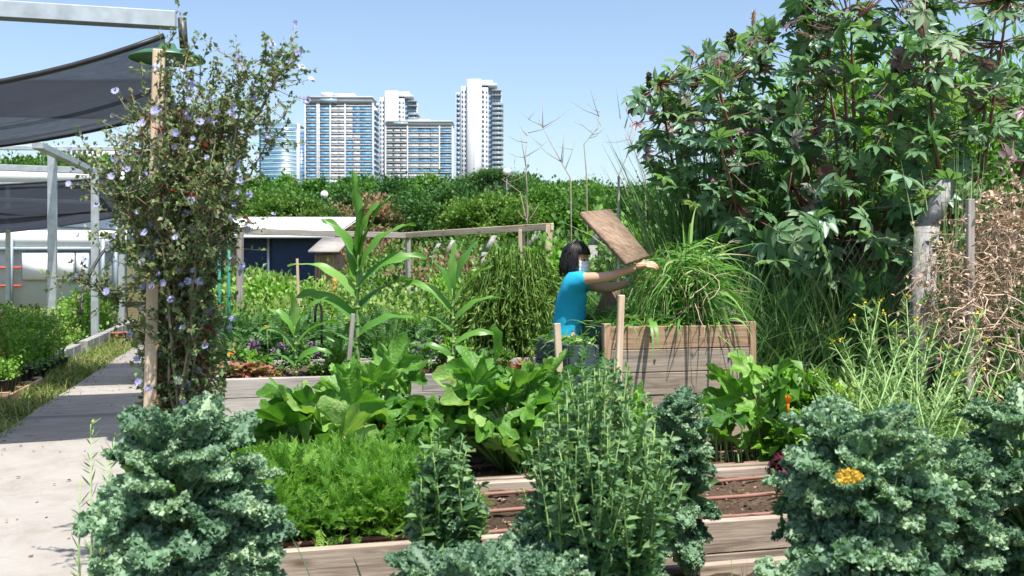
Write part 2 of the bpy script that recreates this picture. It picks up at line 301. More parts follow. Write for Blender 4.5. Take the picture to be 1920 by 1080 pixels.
def clothmat():
    m, t, b, out = new_mat('black_shade_mesh'); L = t.links.new; tc = N_(t, 'ShaderNodeTexCoord')
    wv = N_(t, 'ShaderNodeTexNoise'); wv.inputs['Scale'].default_value = 30; wv.inputs['Detail'].default_value = 5
    mp = N_(t, 'ShaderNodeMapping'); mp.inputs['Scale'].default_value = (.35, 3, 1); L(tc.outputs['Object'], mp.inputs[0]); L(mp.outputs[0], wv.inputs['Vector'])
    r = ramp(t, [(.012, .013, .017), (.035, .037, .045)], [.35, .65]); L(wv.outputs[0], r.inputs[0]); L(r.outputs[0], b.inputs['Base Color']); b.inputs['Roughness'].default_value = .6
    tp = N_(t, 'ShaderNodeBsdfTransparent'); tl = N_(t, 'ShaderNodeBsdfTranslucent'); tl.inputs[0].default_value = (.045, .052, .07, 1)
    m1 = N_(t, 'ShaderNodeMixShader'); m1.inputs[0].default_value = .5; L(b.outputs[0], m1.inputs[1]); L(tl.outputs[0], m1.inputs[2])
    m2 = N_(t, 'ShaderNodeMixShader'); r3 = ramp(t, [(.02, .02, .02), (.13, .13, .13)], [.3, .75]); L(wv.outputs[0], r3.inputs[0]); L(r3.outputs[0], m2.inputs[0]); L(m1.outputs[0], m2.inputs[1]); L(tp.outputs[0], m2.inputs[2]); L(m2.outputs[0], out.inputs[0])
    return m
M['ground'] = groundmat(); M['soil'] = soilmat(); M['concrete'] = concretemat(); M['cloth'] = clothmat()

# ------------------------------------------------------------------ leaf templates (length along +Y, face +Z)
def t_simple(w=.28, fold=.12, droop=.15):
    V = np.array([[0, 0, 0], [-w, .35, fold*.6], [0, .38, 0], [w, .35, fold*.6], [-w*.75, .68, fold*.4-droop*.4], [0, .7, -droop*.5], [w*.75, .68, fold*.4-droop*.4], [0, 1, -droop]])
    return V, [(np.array([[0, 2, 1], [0, 3, 2], [4, 5, 7], [5, 6, 7]]), 0), (np.array([[1, 2, 5, 4], [2, 3, 6, 5]]), 0)]
def t_diamond(w=.35): return np.array([[0, 0, 0], [w, .5, .05], [0, 1, 0], [-w, .5, .05]]), [(np.array([[0, 1, 2, 3]]), 0)]
LEAF = t_simple(); NARROW = t_simple(.11, .05, .3); ROUND = t_simple(.42, .1, .12); DIA = t_diamond()
def t_fold(w=.30, f=.10, dr=.12): return np.array([[0, 0, 0], [-w, .48, f], [0, .5, 0], [w, .48, f], [0, 1, -dr]]), [(np.array([[0, 2, 1], [0, 3, 2], [1, 2, 4], [2, 3, 4]]), 0)]
LEAF4 = t_fold(); NARROW4 = t_fold(.12, .04, .25)
def t_feather():
    V = []; F = []
    def q(p, d, l, w):
        d = np.array(d)/np.hypot(*d); n = np.array([-d[1], d[0]]); i = len(V)
        z = U(-.1, .1)
        for a, bb in ((p, -w), (p, w)): V.append([*(np.array(a)+n*bb), 0])
        V.append([*(np.array(p)+d*l), z]); F.append([i, i+1, i+2])
    q((0, 0), (0, 1), 1, .02)
    for k in range(7):
        y = .25+.1*k
        for s in (-1, 1):
            q((0, y), (s, .8), .34*(1.15-y*.7), .035)
            q((s*.1, y+.07), (s*.5, 1), .2, .03)
    return np.array(V), [(np.array(F), 0)]
FEATHER = t_feather()
def t_pinnate():
    V = []; F = []; o = 0
    g = Geo(); P = []; D = []; S = []
    for k in range(4):
        for s in (-1, 1): P.append((0, .22+.19*k, 0)); D.append((s, .55, -.1)); S.append(.34-.03*k)
    P.append((0, .8, 0)); D.append((0, 1, -.1)); S.append(.34)
    g.scatter(t_simple(.26, .1, .2), np.array(P), np.array(D), np.tile([0, 0, 1.], (len(P), 1)), np.array(S))
    V = np.concatenate(g.V); F = [(f, 0) for f, _ in g.F]
    n = len(V); V = np.concatenate([V, [[-.012, 0, 0], [.012, 0, 0], [.006, .9, 0], [-.006, .9, 0]]]); F.append((np.array([[n, n+1, n+2, n+3]]), 0))
    return V, F
PINNATE = t_pinnate()

def ribbon_leaf(L, W, seed, arch=1.2, nseg=18, wave=.12, twist=1.1):
    """corn or leek leaf: V-section ribbon that rises and arches over; starts along +Y"""
    r = np.random.default_rng(seed); ang = math.pi/2*0; p = np.zeros(3); rows = []; th = 0.
    for i in range(nseg+1):
        t = i/nseg; w = W*.5*min(1, (t*6+.35))*(1-t**2.2)**.8+.0008
        th = -arch*t**1.5*2.0
        d = np.array([0, math.cos(th), math.sin(th)]); n = np.array([0, -math.sin(th), math.cos(th)])
        tw = twist*t*math.sin(seed+2.1*t); xs = np.array([math.cos(tw), 0, 0])+n*math.sin(tw)
        a1 = wave*W*math.sin(t*19+seed)*t; a2 = wave*W*math.sin(t*17+seed*2+1)*t
        rows += [p-xs*w+n*(w*.30+a1), p-xs*w*.5+n*w*.22, p, p+xs*w*.5+n*w*.22, p+xs*w+n*(w*.30+a2)]
        p = p+d*L/nseg
    F = [[5*i+j, 5*i+j+1, 5*i+j+6, 5*i+j+5] for i in range(nseg) for j in range(4)]
    return np.array(rows), np.array(F)
def blade_leaf(seed, L=1., W=.55, ruf=1., nt_=22, ns=9):
    """soft ruffled leaf blade"""
    r = np.random.default_rng(seed); t = np.linspace(0, 1, nt_)[:, None]; s = np.linspace(-1, 1, ns)[None, :]
    prof = np.clip(np.sin(np.pi*np.clip((t-.14)/.86, 0, 1)**.8), 0, 1)**.65*.5*W+.018
    lob = 1+.22*np.sin(t*2*np.pi*4+r.uniform(0, 6)+np.sign(s)*r.uniform(0, 2))
    X = s*prof*lob; Yv = t*L+0*s; e = np.abs(s)**1.6*np.clip((t-.1)*5, 0, 1); sg = (s > 0)
    a, b = r.uniform(0, 6, 2); ph = np.where(sg, a, b)
    Z = .08*ruf*e*np.sin(2*np.pi*4.5*t+ph+s*2.2)+.035*ruf*e*np.sin(2*np.pi*9*t+ph*2-s*4)+.12*np.abs(s)*prof-.22*t**2*L
    V = np.stack([X, Yv, Z], 2).reshape(-1, 3)
    return V, np.array([[i*ns+j, i*ns+j+1, (i+1)*ns+j+1, (i+1)*ns+j] for i in range(nt_-1) for j in range(ns-1)])
def kale_leaf(seed, L=1., W=.62, n=360, cs=.062, dro=.26):
    """curly kale: narrow blade on a thick rib, rim crowded with crumpled curls"""
    r = np.random.default_rng(seed); g = Geo(); V, F = blade_leaf(seed, L, W*.8, .9, 16, 7); g.add(V, F, 0.)
    t = r.uniform(.18, 1.0, n)**.85; sd = np.where(r.random(n) < .5, -1, 1); s = sd*(1-.75*r.random(n)**1.7)
    lob = 1+.20*np.sin(t*2*np.pi*4.5+sd+seed); prof = (np.clip(np.sin(np.pi*np.clip((t-.12)/.93, 0, 1)**.75), 0, 1)**.6*.5*W+.02)*lob
    P = np.stack([s*prof, t*L+r.normal(size=n)*.012, -dro*t**2+.10*np.abs(s)*prof/.3+r.normal(size=n)*.035], 1)
    m = 3; uu = np.linspace(-.5, .5, m)
    for k in range(n):
        c = cs*r.uniform(.6, 1.35); d = nrm(r.normal(size=3)*.8+np.array([sd[k]*.7, .35, .1])); nn = nrm(r.normal(size=3)*.75+[0, 0, .8]); x = nrm(np.cross(d, nn)); z = np.cross(x, d)
        a, b = np.meshgrid(uu, uu); edge = (a+.5); w = np.sin(b*7+r.uniform(0, 6))*.3*edge+r.normal(size=a.shape)*.14+.3*(a**2-b**2)*r.choice([-1, 1])
        Vk = P[k]+c*((b*(1+.5*edge))[..., None]*x+edge[..., None]*d+w[..., None]*z); 
        g.add(Vk.reshape(-1, 3), np.array([[i*m+j, i*m+j+1, (i+1)*m+j+1, (i+1)*m+j] for i in range(m-1) for j in range(m-1)]), np.full(m*m, r.uniform(0, .32)))
    V = np.concatenate([[[-.018, -.05, -.01], [.018, -.05, -.01]], [[.006, .8, -dro*.64+.01], [-.006, .8, -dro*.64+.01]]]); g.add(V+[0, 0, .012], np.array([[0, 1, 2, 3]]), .75)
    return g
def lobed_leaf(seed, lobes=5, depth=.36, serr=.10, na=120, nr=7, cup=.3):
    """squash leaf: petiole joins at origin, blade spreads along +Y, toothed lobes, folds between veins"""
    r = np.random.default_rng(seed); th = np.linspace(-2.55, 2.55, na); ph = r.uniform(0, 6)
    rad = .5*(1.05+.12*np.cos(th))*(1-depth*(.5-.5*np.cos(th*lobes*2*np.pi/5.1/1.0))**1.3)
    rad = rad*(1+serr*1.6*(1-np.abs(np.sin(th*8+ph)))+serr*.9*(1-np.abs(np.sin(th*19+ph)))-.03)
    rr = np.linspace(0, 1, nr+1)[1:]
    vein = np.abs(np.sin(th*lobes*np.pi/5.1))
    V = [[0, .0, 0]]
    for q in rr:
        x = np.sin(th)*rad*q; y = np.cos(th)*rad*q+.18
        z = cup*(q**2)*(.35)+.12*q*(vein-.5)+.05*q**3*np.sin(th*9+ph)+.03*np.sin(th*17+ph*3)*q**3-.13*q**2.2*np.abs(np.sin(th*.5+r.uniform(-.4, .4)))
        V += np.stack([x, y, z], 1).tolist()
    V = np.array(V); V[0] = [0, .18, .0]
    F4 = [[1+k*na+j, 1+k*na+j+1, 1+(k+1)*na+j+1, 1+(k+1)*na+j] for k in range(nr-1) for j in range(na-1)]
    F3 = [[0, 1+j+1, 1+j] for j in range(na-1)]
    return V, [(np.array(F4), 0), (np.array(F3), 0)]
def castor_leaf(seed, n=8):
    """palmate star: n pointed lobes folded along their midribs, drooping at the tips; petiole is part of it"""
    r = np.random.default_rng(seed); V = [[0, 0, 0.]]; F3 = []; F4 = []
    angs = np.linspace(-2.35, 2.35, n)+r.uniform(-.08, .08, n)
    for ia, a in enumerate(angs):
        L = (.62-.11*abs(a))*r.uniform(.9, 1.08); w = .098*r.uniform(.9, 1.15)*(1.1-.12*abs(a)); dr = r.uniform(.05, .38)
        d = np.array([math.sin(a), math.cos(a), 0]); s = np.array([math.cos(a), -math.sin(a), 0]); i = len(V)
        for t, ww in ((.22, .55), (.5, 1.), (.78, .62)):
            z = -dr*t*t*.55
            V.append((d*L*t-s*w*ww+np.array([0, 0, z+.035*ww])).tolist()); V.append((d*L*t+np.array([0, 0, z-.01])).tolist()); V.append((d*L*t+s*w*ww+np.array([0, 0, z+.035*ww])).tolist())
        V.append((d*L+np.array([0, 0, -dr*.6])).tolist())
        F3 += [[0, i+1, i], [0, i+2, i+1], [i+6, i+7, i+9], [i+7, i+8, i+9]]
        for k in (0, 3):
            F4 += [[i+k, i+k+1, i+k+4, i+k+3], [i+k+1, i+k+2, i+k+5, i+k+4]]
        if ia: F3.append([0, i, i-8])
    V = np.array(V); return V, [(np.array(F3), 0), (np.array(F4), 0)]
def lib(fn, mat, n, name, **kw):
    out = []
    for k in range(n):
        q = fn(k*7+3, **kw)
        if isinstance(q, Geo): g = q
        else: V, F = q; g = Geo(); g.add(V, F if isinstance(F, list) else [(F, 0)], 0.)
        out.append(g.mesh(name, mat))
    return out
M['dry_chip'] = leafmat('wood_chip', [(.07, .045, .03), (.14, .095, .065), (.30, .22, .15)], .9, 0, .1, pos=[0, .7, 1])

# ================================================================== GROUND AND PATH
g = Geo(); n = 60
xs = np.concatenate([np.linspace(-40, 40, 41)]); ys = np.linspace(-6, 60, 41)
X, Y = np.meshgrid(xs, ys); Z = .012*np.sin(X*1.7)*np.cos(Y*1.3)
V = np.stack([X, Y, Z-.02], 2).reshape(-1, 3); F = np.array([[i*41+j, i*41+j+1, (i+1)*41+j+1, (i+1)*41+j] for i in range(40) for j in range(40)])
g.add(V, F, 0.)
for (x0, x1, y0, y1) in ((-3000, -40, -600, 3500), (40, 3000, -600, 3500), (-40, 40, 60, 3500), (-40, 40, -600, -6)):
    g.add([[x0, y0, -.02], [x1, y0, -.02], [x1, y1, -.02], [x0, y1, -.02]], np.array([[0, 1, 2, 3]]), 0.)
o = g.build('ground', M['ground']); o['kind'] = 'structure'
path = thing('path', ab(0, 0), 'grey concrete slab path running past the raised beds', None, rz=YAW, kind='structure')
def bevel_box(name, L, T, H, mat, bev=.004, seed=0, jig=.0):
    bm = bmesh.new(); bmesh.ops.create_cube(bm, size=1)
    rr = random.Random(seed)
    for v in bm.verts:
        v.co = Vector((v.co.x*L, v.co.y*T, v.co.z*H))
        v.co += Vector((rr.uniform(-jig, jig), rr.uniform(-jig, jig)*.6, rr.uniform(-jig, jig)))
    bmesh.ops.bevel(bm, geom=list(bm.edges), offset=bev, segments=1, affect='EDGES')
    me = bpy.data.meshes.new(name); bm.to_mesh(me); bm.free(); me.materials.append(mat); return me
_bc = {}
def plank(parent, c, L, T, H, mat, rot=(0, 0, 0), name='plank', var=None, jig=.003, bev=.004, label=None):
    """a board of its own; c is local to the parent, long axis local X"""
    k = (name, round(L, 3), round(T, 3), round(H, 3), mat.name, var)
    if k not in _bc: _bc[k] = bevel_box(name, L, T, H, mat, min(bev, T*.2, H*.2), len(_bc), jig)
    o = bpy.data.objects.new(name, _bc[k]); COL.objects.link(o); o.parent = parent; o.location = c; o.rotation_euler = rot
    if label: o['label'] = label
    return o
bs = [1.0, 2.75, 4.5, 6.5, 8.48, 10.2, 11.25, 11.7, 12.05, 14.3, 16.6, 19., 21.5, 24]
for i in range(len(bs)-1):
    b0, b1 = bs[i], bs[i+1]; wd = 1.44 if b0 < 11 or b0 > 12 else 1.48
    plank(path, (-2.03+wd/2+U(-.012, .012), (b0+b1)/2, .025+U(-.004, .004)), wd, b1-b0-.014, .06, M['concrete'] if b0 < 8.4 or 11.2 < b0 < 12 else M['path_board'], name='concrete_slab' if b0 < 8.4 or 11.2 < b0 < 12 else 'path_board', var=i, jig=.004, bev=.006, rot=(0, 0, U(-.003, .003)))

# ================================================================== RAISED BEDS
def bed(name, a0, a1, b0, b1, ztop, rows, hb, label, mat, mat2=None, nx=2, back=True, soil_z=.05):
    t = thing(name, ab(a0, b0, 0), label, 'raised bed', rz=YAW); L = a1-a0; W = b1-b0; T = .045
    for r in range(rows):
        z = ztop-hb/2-r*(hb+.003)
        edges = np.linspace(0, L, nx+1) + ([0]+[U(-.4, .4) for _ in range(nx-1)]+[0])
        for k in range(nx):
            plank(t, ((edges[k]+edges[k+1])/2, T/2+U(-.003, .003), z), edges[k+1]-edges[k]-.004, T, hb, mat2 or mat, var=(name, r, k))
            if back: plank(t, ((edges[k]+edges[k+1])/2, W-T/2, z), edges[k+1]-edges[k]-.004, T, hb, mat, var=(name, r, k))
        for x in (-T/2-.002, L+T/2+.002): plank(t, (x, W/2, z), W, T, hb, mat, rot=(0, 0, math.pi/2), var=(name, 'e'))
    zs = ztop-soil_z; nxg, nyg = max(2, int(L/.06)), max(2, int(W/.06))
    xx, yy = np.meshgrid(np.linspace(T, L-T, nxg), np.linspace(T, W-T, nyg)); zz = zs+.012*rng.normal(size=xx.shape)+.015*np.sin(xx*5)*np.sin(yy*7)
    g = Geo(); V = np.stack([xx, yy, zz], 2).reshape(-1, 3); g.add(V, np.array([[i*nxg+j, i*nxg+j+1, (i+1)*nxg+j+1, (i+1)*nxg+j] for i in range(nyg-1) for j in range(nxg-1)]), 0.)
    g.build('soil', M['soil'], t, shift=False)
    # crumbs and wood chips lying on the soil
    K = int(L*W*260); P = np.stack([U(T, L-T, K), U(T, W-T, K), np.full(K, zs+.012)], 1); gg = Geo()
    D = rdir(K)*[1, 1, .3]; gg.scatter(t_simple(.4, .3, .1), P, D, rdir(K)*.5+[0, 0, 1], U(.008, .028, K)); o = gg.build('mulch', M['dry_chip'], t, shift=False); o['kind'] = 'stuff'
    return t, zs
bedF, zF = bed('raised_bed', -.50, 5.6, 3.98, 5.03, .31, 3, .14, 'front raised wooden bed with carrots, bare soil and hoses', M['wood'], M['wood'], 3)
bedS, zS = bed('raised_bed', -.50, 5.6, 5.08, 5.84, .31, 2, .14, 'second raised bed with squash plants before the compost box', M['wood'], None, 3)
bedM, zM = bed('raised_bed', -.28, 4.3, 7.8, 9.0, .57, 4, .14, 'raised bed with corn behind the squash, tall grey boards', M['wood_grey'], M['wood_grey'], 3)
bedB, zB = bed('raised_bed', -.4, 4.2, 10.0, 11.2, .50, 3, .14, 'far raised bed with tomato plants behind the corn bed', M['wood_grey'], None, 2)
bedK, zK = bed('raised_bed', -.45, 5.6, 3.2, 3.78, .20, 1, .14, 'nearest raised bed that the kale plants grow in', M['wood'], None, 3)
# drip hoses
def hose(a0, a1, b, z, label, drift=.0):
    aa = np.linspace(a0, a1, 26); P = np.array([ab(a, b+drift*(a-a0)+.008*math.sin(a*3+b), z+.006*math.sin(a*5)) for a in aa])
    t = Geo().tube(P, .011, 6).build('drip_hose', M['hose']); tag(t, label, 'hose', 'drip hoses on the soil of the beds')
hose(-.44, 5.4, 4.17, zF+.022, 'brown drip hose nearest the front board of the front bed')
hose(-.44, 5.4, 4.52, zF+.022, 'brown drip hose down the middle of the bare soil')
hose(-.44, 5.4, 4.86, zF+.022, 'brown drip hose along the rear of the front bed', .0)
hose(-.44, 5.4, 5.22, zS+.022, 'brown drip hose at the near side of the squash bed')
hose(-.44, 5.4, 5.55, zS+.022, 'brown drip hose under the squash leaves')

# ================================================================== COMPOST BOX
A0, A1, B0, B1 = 2.17, 3.17, 5.95, 6.95
cb = thing('compost_box', ab(A0, B0), 'waist high wooden compost box heaped with cut grass', 'compost box', rz=YAW)
Lx, Ly, zt = A1-A0, B1-B0, 1.04
for r in range(7):
    z = zt-.075-r*.148
    plank(cb, (Lx/2-.012, .02+U(-.003, .003), z), Lx-.03, .034, .144, M['wood_warm'] if r < 1 else M['wood'], var=('cf', r), jig=.002, rot=(0, U(-.004, .004), 0))
    plank(cb, (-.018, Ly/2+.03, z), Ly-.03, .034, .144, M['wood_shade'], rot=(0, 0, math.pi/2), var=('cl', r), label='board on the left side of the box, shade put into its colour')
    plank(cb, (Lx+.018, Ly/2+.05, z+.012), Ly-.02, .034, .144, M['wood'], rot=(0, 0, math.pi/2), var=('cr', r))
    plank(cb, (Lx/2, Ly+.02, z+.02), Lx, .034, .144, M['wood'], var=('cbk', r))
for x, y in ((-.018, .02), (Lx-.006, .018), (.01, Ly-.03), (Lx-.03, Ly-.03)):
    plank(cb, (x, y, .545), 1.09 if y > .5 else 1.03, .05, .05, M['wood_warm'], rot=(0, math.pi/2, 0), name='corner_post')
for x, z in ((.28, .97), (.82, .82), (.3, .82), (.1, .66)):
    bm = bmesh.new(); bmesh.ops.create_cone(bm, cap_ends=True, segments=8, radius1=.009, radius2=.007, depth=.012); me = bpy.data.meshes.new('bolt'); bm.to_mesh(me); bm.free(); me.materials.append(M['steel_dark'])
    o = bpy.data.objects.new('bolt', me); COL.objects.link(o); o.parent = cb; o.location = (x, -.003, z); o.rotation_euler = (math.pi/2, 0, 0)
# board leaning on the right side
def board_between(name, p0, p1, wdir, W, T, mat, label, cat, group=None):
    """a flat board from p0 to p1 (centre line), width along wdir"""
    p0, p1 = np.array(p0), np.array(p1); L = np.linalg.norm(p1-p0); x = nrm(p1-p0); y = np.array(wdir, float); y = nrm(y-x*np.dot(x, y)); z = np.cross(x, y)
    me = bevel_box(name, L, W, T, mat, min(.004, T*.2), 3, .002); o = bpy.data.objects.new(name, me); COL.objects.link(o); c = (p0+p1)/2
    o.matrix_basis = Matrix([[x[i], y[i], z[i], c[i]] for i in range(3)]+[[0, 0, 0, 1]]); tag(o, label, cat, group); return o
board_between('leaning_board', ab(3.42, 6.3, .0), ab(3.20, 6.45, .98), ab(.3, 1), .30, .03, M['wood_warm'], 'brown board leaning against the right side of the compost box', 'board')
# plywood lid standing open, seen from below, and the dark divider board
pA = px(1090, 397, 6.75); pB = px(1145, 392, 7.25); pC = px(1217, 478, 6.75); pD = px(1176, 492, 6.25)
Vn = nrm(np.cross(pC-pB, pA-pB)); lid = Geo(); q = [pA, pB, pC, pD+0]
V = np.array([p for p in q]+[p+Vn*.03 for p in q]); lid.add(V, np.array([[0, 1, 2, 3], [7, 6, 5, 4], [0, 4, 5, 1], [1, 5, 6, 2], [2, 6, 7, 3], [3, 7, 4, 0]]), 0.)
o = lid.build('lid_board', M['ply'], smooth=False); tag(o, 'brown plywood lid standing open above the compost box', 'board')
board_between('lid_prop', px(1200, 470, 7.2), px(1245, 600, 6.9), (0, 1, 0), .035, .03, M['wood_warm'], 'thin wooden prop that holds the plywood lid up', 'prop')
board_between('divider_board', px(1112, 640, 6.8), px(1150, 540, 7.25), (1, .6, .4), .12, .03, M['wood_cb'], 'dark board slanting up out of the compost under the arms', 'board')
board_between('inner_board', px(1285, 505, 6.9), px(1325, 592, 6.75), (1, 0, .5), .09, .025, M['wood_warm'], 'reddish brown stick poking out of the cut grass', 'board')

# ================================================================== STAKES
def stake(u0, v0, u1, v1, Y, W, T, mat, label, Y1=None, group='wooden stakes among the beds'):
    top, bot = px(u0, v0, Y), px(u1, v1, Y1 or Y); bot = top+(bot-top)*(top[2]/(top[2]-bot[2]))      # driven into the ground
    return board_between('wooden_stake', bot, top, (1, .25, 0), W, T, mat, label, 'stake', group)
stake(298, 93, 281, 760, 4.28, .05, .03, M['wood_new'], 'tall pale stake that the blue flowered chicory is tied to')
stake(362, 620, 372, 800, 4.5, .045, .045, M['wood_grey'], 'short grey round post at the foot of the chicory')
stake(1165, 553, 1158, 740, 5.6, .036, .028, M['wood_new'], 'square stake standing before the left corner of the compost box')
stake(1044, 606, 1050, 720, 5.9, .040, .03, M['wood_new'], 'short pale stake with a chipped top beside the woman')
stake(662, 588, 652, 704, 8.0, .035, .025, M['wood_grey'], 'thin grey stake leaning by the tallest corn stalk')
stake(1820, 373, 1818, 700, 6.6, .05, .03, M['wood_grey'], 'grey stake rising out of the dried vines')
stake(557, 485, 559, 540, 13.5, .035, .03, M['wood_new'], 'yellowish stake in front of the blue shed')
stake(1160, 330, 1158, 700, 9.5, .02, .02, M['wood_grey'], 'thin rod standing behind the plywood lid')

# ================================================================== BENT POST FENCE
fence = thing('fence', ab(4.6, 6.5), 'old wire fence with bent topped concrete posts under the bushes', 'fence')
def fpost(a, b, h=1.95, lean=0., w=.13, arm=.42):
    g = Geo(); p = ab(a, b); kd = nrm(ab(.9, .25)-ab(0, 0)); base = p; kn = p+np.array([lean, 0, h]); tip = kn+kd*arm*.55*1.0+np.array([0, 0, arm*.85])
    for q0, q1, w0, w1 in ((base, kn, w, w*.95), (kn-np.array([0, 0, .02]), tip, w*.95, w*.75)):
        x = ab(1, 0)*.5; y = ab(0, 1)*.5; V = []
        for q, ww in ((q0, w0), (q1, w1)):
            for sx, sy in ((-1, -1), (1, -1), (1, 1), (-1, 1)): V.append(q+x*sx*ww+y*sy*ww)
        g.add(np.array(V), np.array([[0, 1, 2, 3], [7, 6, 5, 4], [0, 4, 5, 1], [1, 5, 6, 2], [2, 6, 7, 3], [3, 7, 4, 0]]), 0.)
    g.build('fence_post', M['concrete_post'], fence, smooth=False); return kn, tip
kn = []
for b in (3.2, 6.45, 9.8, 13.3, 16.8, 20.3, 24., 27.5): kn.append(fpost(4.6+U(-.1, .1) if b != 6.45 else 4.75, b, 1.72, U(-.08, .08) if b != 6.45 else .10))
for i in range(len(kn)-1):
    for z in (.35, .8, 1.25, 1.65):
        p, q = np.array(kn[i][0]), np.array(kn[i+1][0]); p = p.copy(); q = q.copy(); p[2] = q[2] = z
        Geo().tube(np.linspace(p, q, 6)-np.array([[0, 0, .02*math.sin(math.pi*k/5)] for k in range(6)]), .003, 4).build('wire', M['wire'], fence)
    Geo().tube([kn[i][1]*.5+kn[i][0]*.5, kn[i+1][1]*.5+kn[i+1][0]*.5], .003, 4).build('wire', M['wire'], fence)
for i in range(3):      # diamond mesh between the near posts
    p, q = np.array(kn[i][0]), np.array(kn[i+1][0]); g = Geo(); L = np.linalg.norm((q-p)[:2])
    for k in range(-14, 42):
        for s in (-1, 1):
            pts = []
            for zz in (0.05, 1.65):
                f = (k*.09+s*(zz*.9))/L
                pts.append((f, zz))
            (f0, z0), (f1, z1) = pts
            def clip(f, z):
                fc = min(max(f, 0), 1); return fc, z0+(z1-z0)*(fc-f0)/(f1-f0) if f1 != f0 else z
            if max(f0, f1) <= 0 or min(f0, f1) >= 1: continue
            (a_, za), (b_, zb_) = clip(f0, z0), clip(f1, z1); P0 = p+(q-p)*a_; P1 = p+(q-p)*b_; P0 = np.array([P0[0], P0[1], za]); P1 = np.array([P1[0], P1[1], zb_])
            g.tube([P0, P1], .0014, 3)
    g.build('wire_mesh', M['wire'], fence)

# ================================================================== TIMBER FRAME (rails seen behind the corn)
fr = thing('timber_frame', gx(760, 18.), 'open timber frame of pale rails and posts behind the corn', 'frame')
def rail(u0, v0, Y0, u1, v1, Y1, W=.13, T=.05, nm='rail', mat='wood_grey'):
    p0, p1 = px(u0, v0, Y0), px(u1, v1, Y1); L = np.linalg.norm(p1-p0); x = nrm(p1-p0); y = nrm(np.cross([0, 0, 1.], x)) if abs(x[2]) < .9 else np.array([0, 1., 0]); z = np.cross(x, y)
    me = bevel_box(nm, L, T, W, M[mat], .006, 1, .003); o = bpy.data.objects.new(nm, me); COL.objects.link(o); o.parent = fr; c = (p0+p1)/2-np.array(fr.matrix_basis.translation)
    o.matrix_basis = Matrix([[x[i], y[i], z[i], c[i]] for i in range(3)]+[[0, 0, 0, 1]])
rail(395, 432, 16., 772, 442, 18.4, .10); rail(760, 441, 18.35, 1036, 425, 14.2, .10, .05, 'rail', 'wood_new')
for u, v, Y in ((1029, 422, 14.25), (978, 431, 14.9), (765, 441, 18.4), (450, 436, 16.3)):
    p = px(u, v, Y); p2 = p.copy(); p2[2] = 0; u2 = u; rail(u, v, Y, u, HZ+HC*FP/Y, Y, .1, .09, 'post', 'wood_new' if u > 900 else 'wood_grey')

# ================================================================== BLUE SHED and small hut
shed = thing('shed', gx(520, 28.), 'low blue corrugated shed with white metal roof', 'shed')
x0, x1, yA, yB, hw = gx(385, 28)[0], gx(592, 28)[0], 28., 31.5, 2.25
M['blue_metal'] = plain('blue_corrugated_metal', (.025, .05, .12), .45, .2, .15, 2)
g = Geo(); nn = 90; xx = np.linspace(x0, x1, nn*2+1); yy = yA-.035*(np.arange(nn*2+1) % 2)
V = np.concatenate([np.stack([xx, yy, 0*xx], 1), np.stack([xx, yy, 0*xx+hw], 1)]); m_ = nn*2+1
g.add(V, np.array([[i, i+1, m_+i+1, m_+i] for i in range(nn*2)]), 0.); g.box((x0, yA+.02, 0), (x1, yB, hw)); g.build('wall', M['blue_metal'], shed, smooth=False)
g = Geo(); xx = np.linspace(x0-.5, x1+.6, 181); zz = .025*(np.arange(181) % 2)
V = np.concatenate([np.stack([xx, 0*xx+yA-.6, hw+.03+zz], 1), np.stack([xx*.965-.3, 0*xx+yB+1.2, hw+.78+zz], 1)]); g.add(V, np.array([[i, i+1, 181+i+1, 181+i] for i in range(180)]), 0.)
V2 = V.copy(); V2[:, 2] -= .06; g.add(V2, np.array([[181+i, 181+i+1, i+1, i] for i in range(180)]), 0.); g.box((x0-.5, yA-.62, hw-.04), (x1+.6, yA-.58, hw+.03)); g.build('roof', M['white'], shed, smooth=False)
g = Geo(); g.box((gx(425, 28)[0], yA-.12, 0), (gx(452, 28)[0], yA-.05, 2.05)); g.build('door', M['wood_warm'], shed, smooth=False)
for u in (453, 503): Geo().tube([gx(u, 27.85), gx(u, 27.85)+[0, 0, hw]], .045, 6).build('post', M['galv'], shed)
hut = thing('hut', gx(612, 24.), 'small brown timber hut with sloping grey roof beside shed', 'hut')
hx0, hx1 = gx(590, 24)[0], gx(628, 24)[0]
for k in range(7):
    w_ = (hx1-hx0)/7; o = plank(hut, ((hx0+w_*(k+.5))-hut.location[0], 0, .85), 1.7, .03, w_-.008, M['wood_warm'], rot=(0, math.pi/2, 0), var='h')
g = Geo(); g.box((hx0-.1, 23.7, 1.75), (hx1+.15, 25.6, 1.80), rot=lambda V: V+np.stack([0*V[:, 0], 0*V[:, 0], (V[:, 1]-23.7)*.2], 1)); g.build('roof', M['wood_grey'], hut, smooth=False)
g = Geo(); g.box((hx0, 24.05, 0), (hx1, 25.4, 1.72)); g.build('wall', M['wood_warm'], hut, smooth=False)
# teal bamboo canes and orange pole behind the chicory
for i, (u, Y) in enumerate(((411, 10.5), (429, 10.8))):
    o = Geo().tube([gx(u, Y), gx(u, Y)+[0, 0, 2.0]], .018, 6).build('garden_cane', plain('teal_cane', (.03, .22, .18), .5)); tag(o, ('teal cane standing nearer the chicory' if i == 0 else 'teal cane to the right of its twin'), 'cane', 'teal canes')
o = Geo().tube([gx(628, 20), gx(628, 20)+[0, 0, 1.35]], .05, 8).build('orange_pole', plain('orange_plastic', (.6, .13, .03), .5)); tag(o, 'orange pole beside the small brown hut', 'pole')
